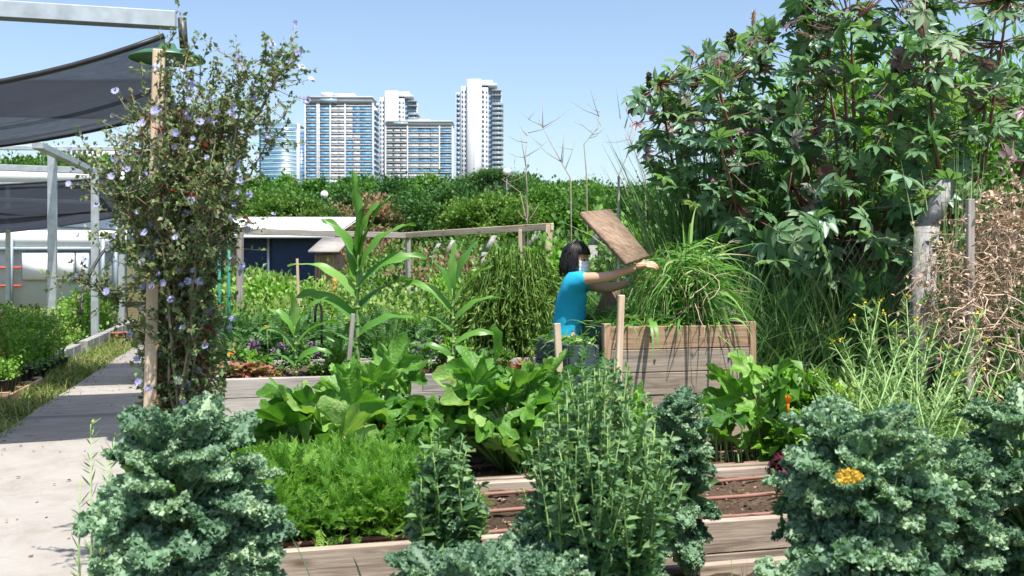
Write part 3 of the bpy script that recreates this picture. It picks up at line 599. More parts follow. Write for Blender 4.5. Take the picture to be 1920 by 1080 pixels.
# black plastic arches
def arch(name, P, r, label, cat='pipe'): o = Geo().tube(P, r, 7).build(name, M['black']); tag(o, label, cat); return o
a_ = np.linspace(0, 1, 16)
arch('black_pipe', [px(152+85*t**1.7, 590-165*t**.8, 17+1.5*t) for t in a_], .028, 'long black plastic pipe curving up beside the seedling pots')
th = np.linspace(0, math.pi, 14)
o = arch('black_pipe', [px(597-6*math.cos(t), 600-32*math.sin(t)**.6 if 0 < t < math.pi else 604, 10.2) for t in th]+[px(603, 660, 10.2)], .013, 'small black hoop between two corn plants')

# ================================================================== SHADE HOUSE (posts, beams, nets)
sh = thing('nursery_pergola', ab(-3.1, 17.5), 'galvanised steel frame carrying black nets over the nursery', 'shade frame')
W_ = .13
def beam(p, q, w=W_, nm='beam', h=None):
    p, q = np.array(p, float), np.array(q, float); L = np.linalg.norm(q-p); x = nrm(q-p); y = nrm(np.cross([0, 0, 1.], x)) if abs(x[2]) < .95 else ab(0, 1)-0; z = np.cross(x, y)
    me = bevel_box(nm, L, w, h or w, M['galv'], .006, 1, 0); o = bpy.data.objects.new(nm, me); COL.objects.link(o); o.parent = sh; c = (p+q)/2-np.array(sh.matrix_basis.translation)
    o.matrix_basis = Matrix([[x[i], y[i], z[i], c[i]] for i in range(3)]+[[0, 0, 0, 1]]); return o
HB = 3.38
beam(ab(-6.5, 8.35, HB), ab(-.62, 8.35, HB)); 
beam(px(70, 272, 14.5), px(225, 345, 23), .15, h=.10)
for u, Y, vt, nm in ((98, 16.2, 275, 0), (178, 18.7, 325, 0), (228, 22., 338, 0)):
    beam(gx(u, Y), px(u, vt, Y), W_, 'post')
beam(px(-120, 310, 18.9), px(222, 322, 19.4), .12); beam(px(-120, 276, 15.9), px(225, 279, 16.8), .07); beam(px(-120, 345, 24), px(230, 348, 24), .10); beam(px(-100, 372, 21), px(190, 380, 22), .08)
beam(gx(-160, 15.), px(-160, 270, 15.), W_, 'post'); beam(gx(-420, 8.2), px(-420, 20, 8.2), W_, 'post'); beam(gx(40-25, 24), px(15, 345, 24), .1, 'post')
beam(px(105, 425, 23), px(225, 432, 23), .04);
def sail(name, corners, sags, label, n=26):
    """net between four corners with scalloped edges and folds; corners ll, lr, ur, ul"""
    c = [np.array(x) for x in corners]; s = np.linspace(0, 1, n); Uq, Vq = np.meshgrid(s, s)
    P = (1-Uq)[..., None]*(1-Vq)[..., None]*c[0]+Uq[..., None]*(1-Vq)[..., None]*c[1]+Uq[..., None]*Vq[..., None]*c[2]+(1-Uq)[..., None]*Vq[..., None]*c[3]
    sg = sags[0]*(4*Uq*(1-Uq))*(1-Vq*.4)+sags[1]*4*Vq*(1-Vq)
    P[..., 2] -= sg+.03*np.sin(Vq*17+Uq*4)*np.sin(Uq*3.14)+.012*np.sin(Vq*55+Uq*9)
    g = Geo(); g.add(P.reshape(-1, 3), np.array([[i*n+j, i*n+j+1, (i+1)*n+j+1, (i+1)*n+j] for i in range(n-1) for j in range(n-1)]), 0.)
    o = g.build(name, M['cloth']); tag(o, label, 'shade net', 'black shade nets over the nursery')
    
    for e_ in (P[0], P[-1]): h = Geo().tube(e_-[0, 0, .01], .02, 6).build('hem', M['black'], None); h.parent = o
    return o
sail('shade_net', [ab(-5.6, 7.3, 3.25), ab(-.62, 7.3, 3.04), ab(-.75, 10.2, 2.98), ab(-5.6, 10.4, 2.75)], (.62, .12), 'largest black shade net hung from the near steel beam')
sail('shade_net', [ab(-5.6, 10.9, 3.38), ab(-.9, 10.9, 3.38), ab(-.9, 13.6, 3.38), ab(-5.6, 13.6, 3.38)], (.10, .06), 'second black shade net behind the largest one')
sail('shade_net', [px(-150, 345, 19), px(222, 330, 19), px(232, 392, 23), px(-150, 415, 23)], (.05, .2), 'sagging black net under the cross beams')
sail('shade_net', [px(-150, 392, 22), px(205, 362, 22), px(236, 402, 25), px(-150, 446, 25)], (.15, .15), 'lowest and farthest black net before the white nursery wall')
# green tin lamp shade hung at the beam end
lp = thing('hanging_lamp', px(314, 100, 6.9), 'flat green enamel lamp shade hanging at the beam end', 'lamp')
M['green_enamel'] = plain('green_enamel', (.05, .14, .08), .35, 0, .1, 6)
g = Geo(); an = np.linspace(0, 2*math.pi, 33)[:-1]; c = px(314, 104, 6.9); rings = [(.255, -.03), (.255, -.022), (.18, .015), (.07, .035), (.05, .08), (.0, .09)]
V = np.concatenate([np.stack([c[0]+r*np.cos(an), c[1]+r*np.sin(an), c[2]+z+0*an], 1) for r, z in rings]); g.add(V, np.array([[k*32+j, k*32+(j+1) % 32, (k+1)*32+(j+1) % 32, (k+1)*32+j] for k in range(5) for j in range(32)]), 0.); g.build('lamp_shade', M['green_enamel'], lp)
Geo().tube([c+[0, 0, .08], px(330, 60, 7.8)], .006, 5).build('cord', M['black'], lp)
pc = thing('post_cap', px(342, 60, 8.2), 'dark pipe end fixed to the end of the steel beam', 'pipe')
Geo().tube([px(341, 34, 8.2), px(345, 90, 8.2)], .035, 8).build('pipe', M['steel_dark'], pc)
Geo().tube([px(325, 38, 8.25), px(328, 28, 8.25), px(333, 20, 8.25)], .006, 4).build('twig', M['bark'], pc)

# ================================================================== NURSERY GREENHOUSE
gh = thing('greenhouse', gx(110, 32), 'pale nursery building with translucent wall and white window panes', 'greenhouse')
M['polywall'] = plain('translucent_sheet', (.52, .60, .64), .35, 0, .08, .8); M['panel_white'] = plain('white_panel', (.80, .82, .83), .5, 0, .03, 1); M['frame_grey'] = plain('grey_blue_frame', (.30, .37, .42), .5, .2, .1, 1)
YG = 31.
def gbox(u0, v0, u1, v1, nm, mat, y=YG, d=.06, par=None):
    p, q = px(u0, v1, y), px(u1, v0, y); g = Geo(); g.box((p[0], y-d, max(p[2], 0)), (q[0], y, q[2])); return g.build(nm, M[mat], par or gh, smooth=False)
gbox(-200, 330, 238, 600, 'wall', 'polywall', YG+.4, .3)
gbox(-200, 432, 238, 462, 'white_band', 'panel_white', YG, .05); gbox(-200, 315, 225, 345, 'eaves', 'panel_white', YG-.3, .3)
gbox(-200, 463, 238, 470, 'rail', 'frame_grey', YG, .08)
for u0, u1 in ((42, 100), (102, 141), (143, 168)):
    f = gbox(u0, 473, u1, 526, 'window', 'frame_grey', YG, .05); p, q = px(u0+2, 524, YG), px(u1-2, 475, YG)
    g = Geo(); g.box((p[0], YG-.075, p[2]), (q[0], YG-.052, q[2])); g.build('pane', M['panel_white'], f, smooth=False)
for u in (18, 190, 214): gbox(u, 440, u+7, 600, 'post', 'frame_grey', YG-.1, .08)
for v in (500, 534): gbox(-60, v, 40, v+4, 'red_rail', 'redbar', YG-.06, .03)
g = Geo(); p = px(-200, 330, YG); q = px(225, 330, YG)
g.add([[p[0], YG-.3, p[2]], [q[0], YG-.3, p[2]], [q[0]-1, YG+8, p[2]+.9], [p[0]-1, YG+8, p[2]+.9]], np.array([[0, 1, 2, 3]]), 0.); g.build('roof', M['panel_white'], gh, smooth=False)

# ================================================================== TOWERS
M['bwhite'] = plain('tower_white', (.50, .52, .545), .7, 0, .03, .05); M['bblue'] = plain('tower_blue_panel', (.13, .31, .52), .5, 0, .08, .1); M['bwin'] = plain('tower_window', (.12, .155, .19), .15, 0, .5, .15, .6)
M['bwin_lt'] = plain('tower_pale_window', (.42, .48, .52), .4, 0, .35, .15, .6); M['bglass'] = plain('tower_glass', (.085, .17, .235), .35, 0, .22, .08, .3); M['bgrey'] = plain('tower_grey', (.36, .40, .43), .7, 0, .1, .1); M['bdblue'] = plain('tower_dark_blue', (.09, .18, .31), .2, 0, .2, .1, .6); M['brail'] = plain('balcony_glass', (.30, .42, .48), .25, 0, .1, .2)
M['bshade'] = plain('tower_light_grey', (.42, .45, .48), .7, 0, .03, .05)
class Tower:
    def __init__(s, u, D, label): s.D = D; s.t = thing('tower_block', gx(u, D), label, 'tower block')
    def bx(s, u0, v0, u1, v1, y0, y1, nm, mat, ground=False, g=None):
        p, q = px(u0, v1, s.D), px(u1, v0, s.D); gg = g or Geo(); gg.box((p[0], s.D+y0, 0 if ground else p[2]), (q[0], s.D+y1, q[2]))
        return gg.build(nm, M[mat], s.t, smooth=False) if g is None else gg
T = Tower(636, 500, 'broad tower with white and blue balcony panels, second from the left')
T.bx(571, 196, 700, 340, .8, 16, 'wall', 'bwhite', True); T.bx(569, 183, 698, 193, -.4, 14, 'parapet', 'bgrey'); T.bx(569, 181, 699, 183.5, -.8, 15, 'roof', 'bwhite')
T.bx(601, 172, 622, 182, 2, 10, 'roof_room', 'bwhite'); T.bx(622, 174, 663, 182, 2, 11, 'roof_room', 'bwhite'); T.bx(601, 193.5, 632, 183.6, -.6, -.5, 'glass_panel', 'brail')
vs = np.arange(198, 345, 10.45); colsB2 = [(575, 592, 'b'), (600.5, 618, 'b'), (619, 633, 'w'), (633, 646, 'w'), (647, 661, 'm'), (662, 675, 'm2'), (675, 697, 'b')]
for r, v in enumerate(vs):
    T.bx(570, v-.7, 699, v+1.0, -.1, 1, 'floor_slab', 'bwhite')
    for (u0, u1, k) in colsB2:
        wn = T.bx(u0, v+1.2, u1, v+3.9, .5, .9, 'window', 'bwin_lt'); q_ = U(0, .6)*(u1-u0); T.bx(u0+q_, v+1.3, u0+q_+(u1-u0)*.38, v+3.9, .4, .6, 'window', 'bwin')
        mat = 'bblue' if (k == 'b' and not (u0 == 675 and r < 0)) or (k == 'm' and r >= 6 and False) or (k == 'm2' and r in (0, 1, 2, 3, 4)) or (k == 'm' and r > 5 and r % 1 == 0) else 'bwhite'
        if k == 'm2' and r > 4: mat = 'bwhite'
        T.bx(u0, v+3.9, u1, v+9.6, -.1, .3, 'balcony_panel', mat)
    for k in range(4):
        x = px(699.5, v, 500)[0]; g = Geo(); g.box((x, 502+k*3.6, px(0, v+9.4, 500)[2]), (x+1.0, 505+k*3.6, px(0, v+5, 500)[2])); g.build('side_balcony', M['bblue' if (k+r) % 2 else 'bgrey'], T.t, smooth=False)
for u in (571, 593.5, 597, 618, 646, 698): T.bx(u, 193, u+2, 340, -.2, 1, 'pier', 'bwhite', True)
T = Tower(788, 470, 'lower broad block with long blue balcony bands in front')
T.bx(723, 236, 848, 345, .8, 15, 'wall', 'bwhite', True); T.bx(722, 228, 848, 235, 0, 13, 'parapet', 'bgrey'); T.bx(724, 226.5, 849, 228.6, -.3, 14, 'roof', 'bwhite'); T.bx(763, 223, 806, 230, 2, 9, 'roof_room', 'bwhite'); T.bx(738, 229, 765, 234, -.3, -.1, 'glass_panel', 'brail')
for r, v in enumerate(np.arange(239, 348, 9.35)):
    T.bx(722, v-.6, 848, v+.8, -.1, 1, 'floor_slab', 'bwhite')
    for u0, u1 in ((724, 736), (739, 750), (752, 762)):
        T.bx(u0, v+1, u1, v+4.2, .5, .9, 'window', 'bwin' if (r+int(u0)) % 3 else 'bwin_lt'); T.bx(u0, v+4.2, u1, v+8.4, -.1, .3, 'balcony_panel', 'bgrey' if u0 == 724 else 'bwhite')
    for k, (u0, u1) in enumerate(((766, 785), (786, 806), (807, 822), (826, 847))):
        T.bx(u0, v+1, u1, v+3.6, .5, .9, 'window', 'bwin' if (r*2+k) % 4 == 1 else 'bwin_lt')
        T.bx(u0, v+4.2, u1, v+8.6, -.1, .3, 'balcony_panel', 'bblue' if (k < 3 and r % 2 == 0) or (k == 3) else 'bwhite')
for u in (722, 763, 823, 847): T.bx(u, 236, u+2, 345, -.2, 1, 'pier', 'bwhite', True)
def slab_tower(u, D, sc, top, label, base=345):
    """white blade with window wings left and balconied corner right; sc scales, top = v of the blade top"""
    T = Tower(u, D, label); f = lambda x: u+(x-898)*sc; h = lambda v: top+(v-148)*sc
    T.bx(f(876), h(148), f(902), base, 0, 9, 'blade_wall', 'bwhite', True); T.bx(f(902), h(148.5), f(924), h(162), 2.5, 12, 'roof_room', 'bshade'); T.bx(f(903), h(155), f(932), h(163), 1.5, 10, 'roof_rail', 'bgrey')
    T.bx(f(864), h(160), f(876), base, 2, 14, 'wall', 'bshade', True); T.bx(f(854), h(172), f(864), base, 3, 14, 'wall', 'bwhite', True)
    T.bx(f(902), h(160), f(915), base, 1.5, 12, 'wall', 'bwhite', True); T.bx(f(915), h(167), f(940), base, 3, 14, 'wall', 'bwin_lt', True)
    T.bx(f(888.5), h(162), f(890), base, -.1, 0.02, 'slot', 'bgrey', True)
    v = 168.
    while h(v) < base-2:
        T.bx(f(866), h(v), f(868.5), h(v+5), 1.8, 2.1, 'window', 'bwin'); T.bx(f(871), h(v), f(873.5), h(v+5), 1.8, 2.1, 'window', 'bwin')
        T.bx(f(855.5), h(v+6), f(862), h(v+12.5), 2.8, 3.1, 'window', 'bdblue')
        T.bx(f(903.5), h(v), f(907.5), h(v+5.6), 1.3, 1.6, 'window', 'bwin'); T.bx(f(911), h(v), f(914), h(v+5.6), 1.3, 1.6, 'window', 'bwin_lt')
        T.bx(f(916), h(v+.8), f(922.5), h(v+7), 2.7, 3.1, 'window', 'bdblue')
        for q in (925, 930.5, 936): T.bx(f(q), h(v+1), f(q+3.2), h(v+7), 2.8, 3.05, 'window', 'bglass' if q != 930.5 else 'bwin')
        T.bx(f(922), h(v+8.2) if v > 180 else h(v-.3), f(943.5 if v > 180 else 940), h(v+9.2) if v > 180 else h(v+.6), .8, 14, 'floor_slab', 'bwhite')
        if v > 180: T.bx(f(923), h(v+5.5), f(943), h(v+8.2), .9, 1.0, 'balcony_rail', 'brail')
        v += 9.2
    return T
slab_tower(898, 560, 1.0, 148, 'tallest white slab tower with balconies down its right side')
slab_tower(742, 650, .93, 170, 'white slab tower half hidden between the two blue banded blocks')
T = Tower(527, 540, 'pale blue glass office block, leftmost of the towers')
g = Geo(); nn = 14; up = np.linspace(490, 556, nn)
xa = np.array([px(u, 0, 540)[0] for u in up]); ya = 540-4*np.cos(np.linspace(-1.3, 1.3, nn)); zt_ = px(0, 233, 540)[2]+.5*np.cos(np.linspace(-1.3, 1.3, nn))
V = np.concatenate([np.stack([xa, ya, 0*xa], 1), np.stack([xa, ya, zt_], 1), np.stack([xa, ya+18, zt_], 1)]); g.add(V, np.array([[k*nn+i, k*nn+i+1, (k+1)*nn+i+1, (k+1)*nn+i] for k in range(2) for i in range(nn-1)]), 0.)
g.build('glass_wall', M['bglass'], T.t, smooth=False)
for r, v in enumerate(np.arange(240, 345, 7.3)):
    for mt, dv, nm in (('bwhite', 1.0, 'floor_band'), ('bwin', 0, 'window')):
        if nm == 'window' and r % 2: continue
        z1 = px(0, v+(0 if nm == 'floor_band' else 2.4), 540)[2]; z0 = z1-(.45 if nm == 'floor_band' else .7)
        if nm == 'window': i0, i1 = sorted(rng.choice(np.arange(1, nn-1), 2, replace=False))
        else: i0, i1 = 0, nn-1
        gg = Geo(); sl_ = slice(i0, i1+1); m2 = i1-i0+1
        V = np.concatenate([np.stack([xa[sl_], ya[sl_]-.12, 0*xa[sl_]+z0], 1), np.stack([xa[sl_], ya[sl_]-.12, 0*xa[sl_]+z1], 1), np.stack([xa[sl_], ya[sl_]+.1, 0*xa[sl_]+z1], 1)])
        gg.add(V, np.array([[k*m2+i, k*m2+i+1, (k+1)*m2+i+1, (k+1)*m2+i] for k in range(2) for i in range(m2-1)]), 0.); gg.build(nm, M['brail' if mt == 'bwhite' else 'bdblue'], T.t, smooth=False)
T.bx(485, 244, 490, 345, 1, 16, 'side_wall', 'bdblue', True); T.bx(556, 244, 568, 345, 2, 16, 'side_wall', 'bdblue', True); T.bx(557, 233, 561, 345, -1, 3, 'pier', 'bshade', True); T.bx(487, 231, 560, 234, 0, 16, 'roof', 'bgrey')
for r, v in enumerate(np.arange(248, 345, 7.3)): T.bx(556, v, 568.4, v+.9, 1.9, 2, 'floor_band', 'bglass'); T.bx(485, v, 490, v+.9, .9, 1, 'floor_band', 'bglass')
T = Tower(150, 420, 'distant low white block seen above the net frame')
T.bx(112, 276, 200, 300, 0, 20, 'wall', 'bwhite', True)
for k in range(8): T.bx(116+k*10, 281, 122+k*10, 286, -.3, 0, 'window', 'bwin')
# tower crane
cr = thing('tower_crane', gx(440, 700), 'thin green crane jib showing beside the leftmost tower', 'crane')
M['crane'] = plain('crane_green', (.30, .55, .42), .6)
g = Geo(); 
for v in (265.5, 270.5): g.tube([px(425, v, 700), px(508, v+2.5, 700)], .25, 4)
for k in range(22): g.tube([px(425+k*3.7, 265.5 if k % 2 else 270.5, 700), px(428.7+k*3.7, 270.8 if k % 2 else 266, 700)], .16, 3)
g.build('jib', M['crane'], cr); Geo().tube([gx(425, 700), px(425, 262, 700)], .6, 4).build('mast', M['crane'], cr)

# street lamps
for u, v, Y, lab in ((608, 365, 60, 'round lamp on a thin pole above the shed roof'), (877, 368, 60, 'round pale lamp in front of the dark trees'), (950, 322, 62, 'tall lamp with lattice head beside the cedar')):
    t = thing('street_lamp', gx(u, Y), lab, 'street lamp', 'park lamps before the trees'); top = px(u, v, Y)
    Geo().tube([gx(u, Y), top], .07, 6).build('pole', M['steel_dark'], t)
    bm = bmesh.new(); bmesh.ops.create_uvsphere(bm, u_segments=12, v_segments=8, radius=.24); me = bpy.data.meshes.new('lamp_globe'); bm.to_mesh(me); bm.free(); me.materials.append(M['white']); o = bpy.data.objects.new('lamp_globe', me); COL.objects.link(o); o.parent = t; o.location = tuple(top-np.array(t.location))
ORD = ['first', 'second', 'third', 'fourth', 'fifth', 'sixth', 'seventh', 'eighth', 'ninth', 'tenth', 'eleventh', 'twelfth', 'thirteenth', 'fourteenth', 'fifteenth']

# ================================================================== THE WOMAN
def skin_mesh(name, pts, edges, rads, sub=2):
    bm = bmesh.new(); sk = bm.verts.layers.skin.verify(); vs = [bm.verts.new(p) for p in pts]
    for a, b in edges: bm.edges.new((vs[a], vs[b]))
    for i, (v, r) in enumerate(zip(vs, rads)):
        v[sk].radius = (r, r) if np.ndim(r) == 0 else tuple(r); v[sk].use_root = (i == 0)
    me = bpy.data.meshes.new(name); bm.to_mesh(me); bm.free()
    o = bpy.data.objects.new(name, me); COL.objects.link(o); o.modifiers.new('s', 'SKIN'); m = o.modifiers.new('u', 'SUBSURF'); m.levels = m.render_levels = sub
    dg = bpy.context.evaluated_depsgraph_get(); dg.update(); e = bpy.data.meshes.new_from_object(o.evaluated_get(dg)); bpy.data.objects.remove(o)
    for p in e.polygons: p.use_smooth = True
    n = len(e.vertices); V = np.empty(n*3); e.vertices.foreach_get('co', V); F = [list(p.vertices) for p in e.polygons]; return V.reshape(-1, 3), F
def add_faces(g, V, F, mi=0):
    f4 = [f for f in F if len(f) == 4]; f3 = [f for f in F if len(f) == 3]; L = []
    if f4: L.append((np.array(f4), mi))
    if f3: L.append((np.array(f3), mi))
    g.add(V, L, 0.)
M['skin'] = plain('skin', (.60, .35, .23), .5, 0, .05, 8, .4); M['tee'] = plain('turquoise_cotton', (.02, .36, .56), .85, 0, .07, 8, .15); M['mask'] = plain('white_mask', (.88, .88, .87), .8, 0, .03, 20)
M['hair'] = plain('black_hair', (.016, .014, .016), .46, 0, .3, 60, .6); M['jeans'] = plain('blue_jeans', (.05, .12, .28), .85, 0, .2, 30); M['eye'] = plain('eye_dark', (.015, .01, .01), .2); M['brow'] = plain('brow', (.03, .02, .018), .8)
M['lace'] = plain('pale_strap', (.62, .68, .75), .7)
YW = 6.8
wo = thing('person', gx(1066, YW), 'woman in turquoise t-shirt and white face mask reaching over the compost box', 'person')
pel = px(1066, 655, YW); 
J = dict(pel=px(1066, 660, YW), waist=px(1066, 617, YW), rib=px(1069, 575, YW), chest=px(1073, 543, YW), neck=px(1077, 510, YW), head0=px(1079, 497, YW),
 shR=px(1081, 524, YW-.15), elR=px(1139, 520, YW-.27), wrR=px(1193, 501, YW-.30), shL=px(1088, 531, YW+.12), elL=px(1141, 541, YW+.02), wrL=px(1184, 529, YW-.08))
hipR = J['pel']+[0, -.08, -.06]; hipL = J['pel']+[0, .08, -.06]; knR = np.array([hipR[0]+.02, hipR[1]-.01, .47]); knL = np.array([hipL[0]+.10, hipL[1], .47]); anR = np.array([hipR[0]-.03, hipR[1], .07]); anL = np.array([hipL[0]+.14, hipL[1], .07])
g = Geo()
pts = [J['pel'], J['waist'], J['rib'], J['chest'], J['neck'], J['head0'], J['shR'], J['elR'], J['wrR'], J['shL'], J['elL'], J['wrL'], hipR, knR, anR, hipL, knL, anL]
ed = [(0, 1), (1, 2), (2, 3), (3, 4), (4, 5), (3, 6), (6, 7), (7, 8), (3, 9), (9, 10), (10, 11), (0, 12), (12, 13), (13, 14), (0, 15), (15, 16), (16, 17)]
rd = [.115, .10, .105, .09, .046, .044, .05, .036, .024, .05, .036, .024, .082, .055, .042, .082, .055, .042]
V, F = skin_mesh('b', pts, ed, rd); add_faces(g, V, F)
def hand(g, wr, d, n, sgn):
    """palm with four unequal fingers curling round the grass and a thumb off the side"""
    d = nrm(d); n = nrm(n-d*np.dot(n, d)); s = np.cross(d, n)*sgn; P = [wr-d*.01, wr+d*.035, wr+d*.075]; E = [(0, 1), (1, 2)]; Rr = [.022, (.033, .017), (.036, .014)]
    for k, (off, L) in enumerate(((-.03, .066), (-.010, .078), (.011, .073), (.030, .058))):
        b = wr+d*.078+s*off; i = len(P); q1 = b+d*L*.45-n*.006; q2 = q1+nrm(d*.8-n*.7)*L*.33; q3 = q2+nrm(d*.3-n*1.)*L*.28; P += [b, q1, q2, q3]; E += [(2, i), (i, i+1), (i+1, i+2), (i+2, i+3)]; Rr += [.0095, .009, .0085, .007]
    i = len(P); b = wr+d*.03-s*.028; P += [b, b+nrm(d*.7-s*.8-n*.3)*.035, b+nrm(d*.9-s*.5-n*.6)*.066]; E += [(1, i), (i, i+1), (i+1, i+2)]; Rr += [.012, .011, .008]
    V, F = skin_mesh('h', P, E, Rr); add_faces(g, V, F)
hand(g, J['wrR'], J['wrR']-J['elR']+[.05, 0, -.02], np.array([0, -.6, 1.]), 1); hand(g, J['wrL'], J['wrL']-J['elL']+[0, .05, .04], np.array([0, -.3, 1.]), -1)
# head: faces +X, turned a little to the camera
hc = px(1081, 487, YW); ya_ = R_(-32); fx = np.array([math.cos(ya_), math.sin(ya_), -.10]); fx = nrm(fx); lx = nrm(np.cross([0, 0, 1.], fx)); ux = np.cross(fx, lx)
def H(f, l, u_): return hc+(fx*f+lx*l+ux*u_)*.85
nu, nv = 40, 30; V = []
for j in range(nv+1):
    ph = math.pi*j/nv
    for i in range(nu):
        t = 2*math.pi*i/nu; f = math.sin(ph)*math.cos(t); l = math.sin(ph)*math.sin(t); u_ = math.cos(ph)
        fr_ = .098*f; lr = .075*l*(1-.12*max(0, -u_)); ur = .118*u_
        if f > 0: fr_ *= 1-.10*max(0, -u_-.1); lr *= 1-.32*max(0, -u_-.25)*f
        a = abs(l)
        if f > .5:
            fr_ += .024*math.exp(-((l/.14)**2)-((u_+.18)/.20)**2)*1.0          # nose
            fr_ -= .009*math.exp(-(((a-.36)/.17)**2)-((u_-.06)/.11)**2)        # eye sockets
            fr_ += .006*math.exp(-(((a-.33)/.25)**2)-((u_-.24)/.08)**2)        # brow ridge
            fr_ += .008*math.exp(-((l/.25)**2)-((u_+.52)/.10)**2)              # lips
            fr_ += .007*math.exp(-((l/.3)**2)-((u_+.82)/.12)**2)               # chin
        V.append(H(fr_, lr, ur-.004))
add_faces(g, np.array(V), [[j*nu+i, (j+1)*nu+i, (j+1)*nu+(i+1) % nu, j*nu+(i+1) % nu] for j in range(nv) for i in range(nu)])
g.build('body', M['skin'], wo)
for s in (-1, 1):
    g = Geo(); c = (.086, .030*s, .004)
    g.tube([H(c[0]-.002, c[1]-.012, c[2]), H(c[0]+.004, c[1]-.005, c[2]+.002), H(c[0]+.004, c[1]+.005, c[2]+.002), H(c[0]-.002, c[1]+.012, c[2])], [.002, .005, .005, .002], 6); g.build('eye', M['eye'], wo)
    g = Geo(); g.tube([H(.090, .014*s, .026), H(.089, .030*s, .031), H(.078, .046*s, .026)], [.002, .003, .0015], 5); g.build('eyebrow', M['brow'], wo)
# mask: puffed panel over nose, mouth and chin
g = Geo(); V = []; nu, nv = 17, 13
for j in range(nv):
    q = j/(nv-1)
    for i in range(nu):
        t = (i/(nu-1)-.5)*2; an = t*1.32; wdt = 1-.25*abs(2*q-1)**3
        f = .100*math.cos(an)+.016*(1-t*t)*math.sin(math.pi*q)+.004*math.sin(q*22); l = .078*math.sin(an)*(1-.14*q); u_ = -.008-.102*q+.012*t*t*(1-2*q)+.012*(1-abs(t))**3*(1-q)
        V.append(H(f+.006, l, u_))
V = np.array(V); V = np.concatenate([V, V-fx*.003]); Fm = [[j*nu+i, (j+1)*nu+i, (j+1)*nu+i+1, j*nu+i+1] for j in range(nv-1) for i in range(nu-1)]; add_faces(g, V, Fm); mk = g.build('face_mask', M['mask'], wo)
g = Geo()
for s in (-1, 1):
    for u_ in (-.02, -.095): g.tube([H(.03, .078*s, u_), H(0, .082*s, (u_-.0)*.5-.02), H(-.012, .080*s, -.02)], .0015, 4)
g.build('ear_loop', M['white'], wo)
# hair: inner cap and a thousand strands of a chin length bob with fringe
g = Geo(); nu, nv = 36, 20; V = []
for j in range(nv+1):
    ph = math.pi*.66*j/nv
    for i in range(nu):
        t = 2*math.pi*i/nu; f = math.sin(ph)*math.cos(t); l = math.sin(ph)*math.sin(t); u_ = math.cos(ph)
        k = 1.0
        if f > .35 and u_ < .42: k = .80
        V.append(H(.108*f*k-.006, .088*l*k, .128*u_+.002))
add_faces(g, np.array(V), [[j*nu+i, (j+1)*nu+i, (j+1)*nu+(i+1) % nu, j*nu+(i+1) % nu] for j in range(nv) for i in range(nu)])
for k in range(900):
    t = U(-math.pi, math.pi); front = abs(t) < 1.05; P = []; ph0 = U(.05, .5); end = (1.12 if front else 1.50)+U(-.04, .06); tt = t+U(-.12, .12)
    if not front and abs(t) < 1.25: end = 1.45
    rr = U(1.0, 1.10)+(.09 if U(0, 1) < .12 else 0); m_ = 6; end += U(-.10, .10) if front else U(-.03, .03)
    for q in range(m_+1):
        ph = ph0+(end-ph0)*q/m_; tq = tt+(.30*(q/m_)*(1 if t > 0 else -1) if abs(t) < 1.1 else 0)
        P.append(H((.112*math.sin(ph)*math.cos(tq)-.004)*rr, .092*math.sin(ph)*math.sin(tq)*rr, .130*math.cos(ph)*rr))
    if not front:
        for q in (.035, .075, U(.06, .135)): b_ = P[m_]; P.append(b_+fx*(.012*q*(1 if math.cos(tt) > 0 else -1.5))+lx*.05*q*np.sign(math.sin(tt))-ux*q+rng.normal(size=3)*.005)
    g.tube(P, [.0034]*(len(P)-1)+[.0006], 3)
g.build('hair', M['hair'], wo)
# t-shirt with sleeves, folds
P = [J['pel']+[0, 0, -.03], J['waist'], J['rib'], J['chest'], J['neck']+[-.006, 0, -.045], J['shR'], J['shR']+(J['elR']-J['shR'])*.45, J['shL'], J['shL']+(J['elL']-J['shL'])*.45]
V, F = skin_mesh('t', P, [(0, 1), (1, 2), (2, 3), (3, 4), (3, 5), (5, 6), (3, 7), (7, 8)], [.142, .118, .125, .115, .068, .072, .060, .072, .060])
zz = V[:, 2]; V = V+nrm(V-np.array([J['rib'][0], YW, 0])*[1, 1, 0]-[0, 0, 1]*zz[:, None])*1.7*((.008*np.sin(zz*80+V[:, 0]*55+V[:, 1]*22)+.005*np.sin(zz*150-V[:, 0]*70+2*np.sin(V[:, 0]*30)))*np.clip((1.25-zz)/.3, 0.25, 1))[:, None]
g = Geo(); add_faces(g, V, F); g.build('t_shirt', M['tee'], wo)
P = [J['pel']+[0, 0, .02], hipR, knR, anR-[0, 0, .02], hipL, knL, anL-[0, 0, .02]]; V, F = skin_mesh('j', P, [(0, 1), (1, 2), (2, 3), (0, 4), (4, 5), (5, 6)], [.132, .098, .07, .058, .098, .07, .058]); g = Geo(); add_faces(g, V, F); g.build('trousers', M['jeans'], wo)
for a_k in (anR, anL):
    g = Geo(); V, F = skin_mesh('s', [a_k+[-.03, 0, -.03], a_k+[.06, 0, -.035], a_k+[.15, 0, -.045]], [(0, 1), (1, 2)], [.042, .042, .03]); add_faces(g, V, F); g.build('shoe', M['black'], wo)
d = nrm(J['wrL']-J['elL']); a_ = np.linspace(0, 2*math.pi, 14); s1 = nrm(np.cross(d, [0, 0, 1.])); s2 = np.cross(d, s1); Geo().tube([J['wrL']-d*.005+(s1*math.cos(t)+s2*math.sin(t))*.034 for t in a_], .006, 6).build('bracelet', M['lace'], wo)

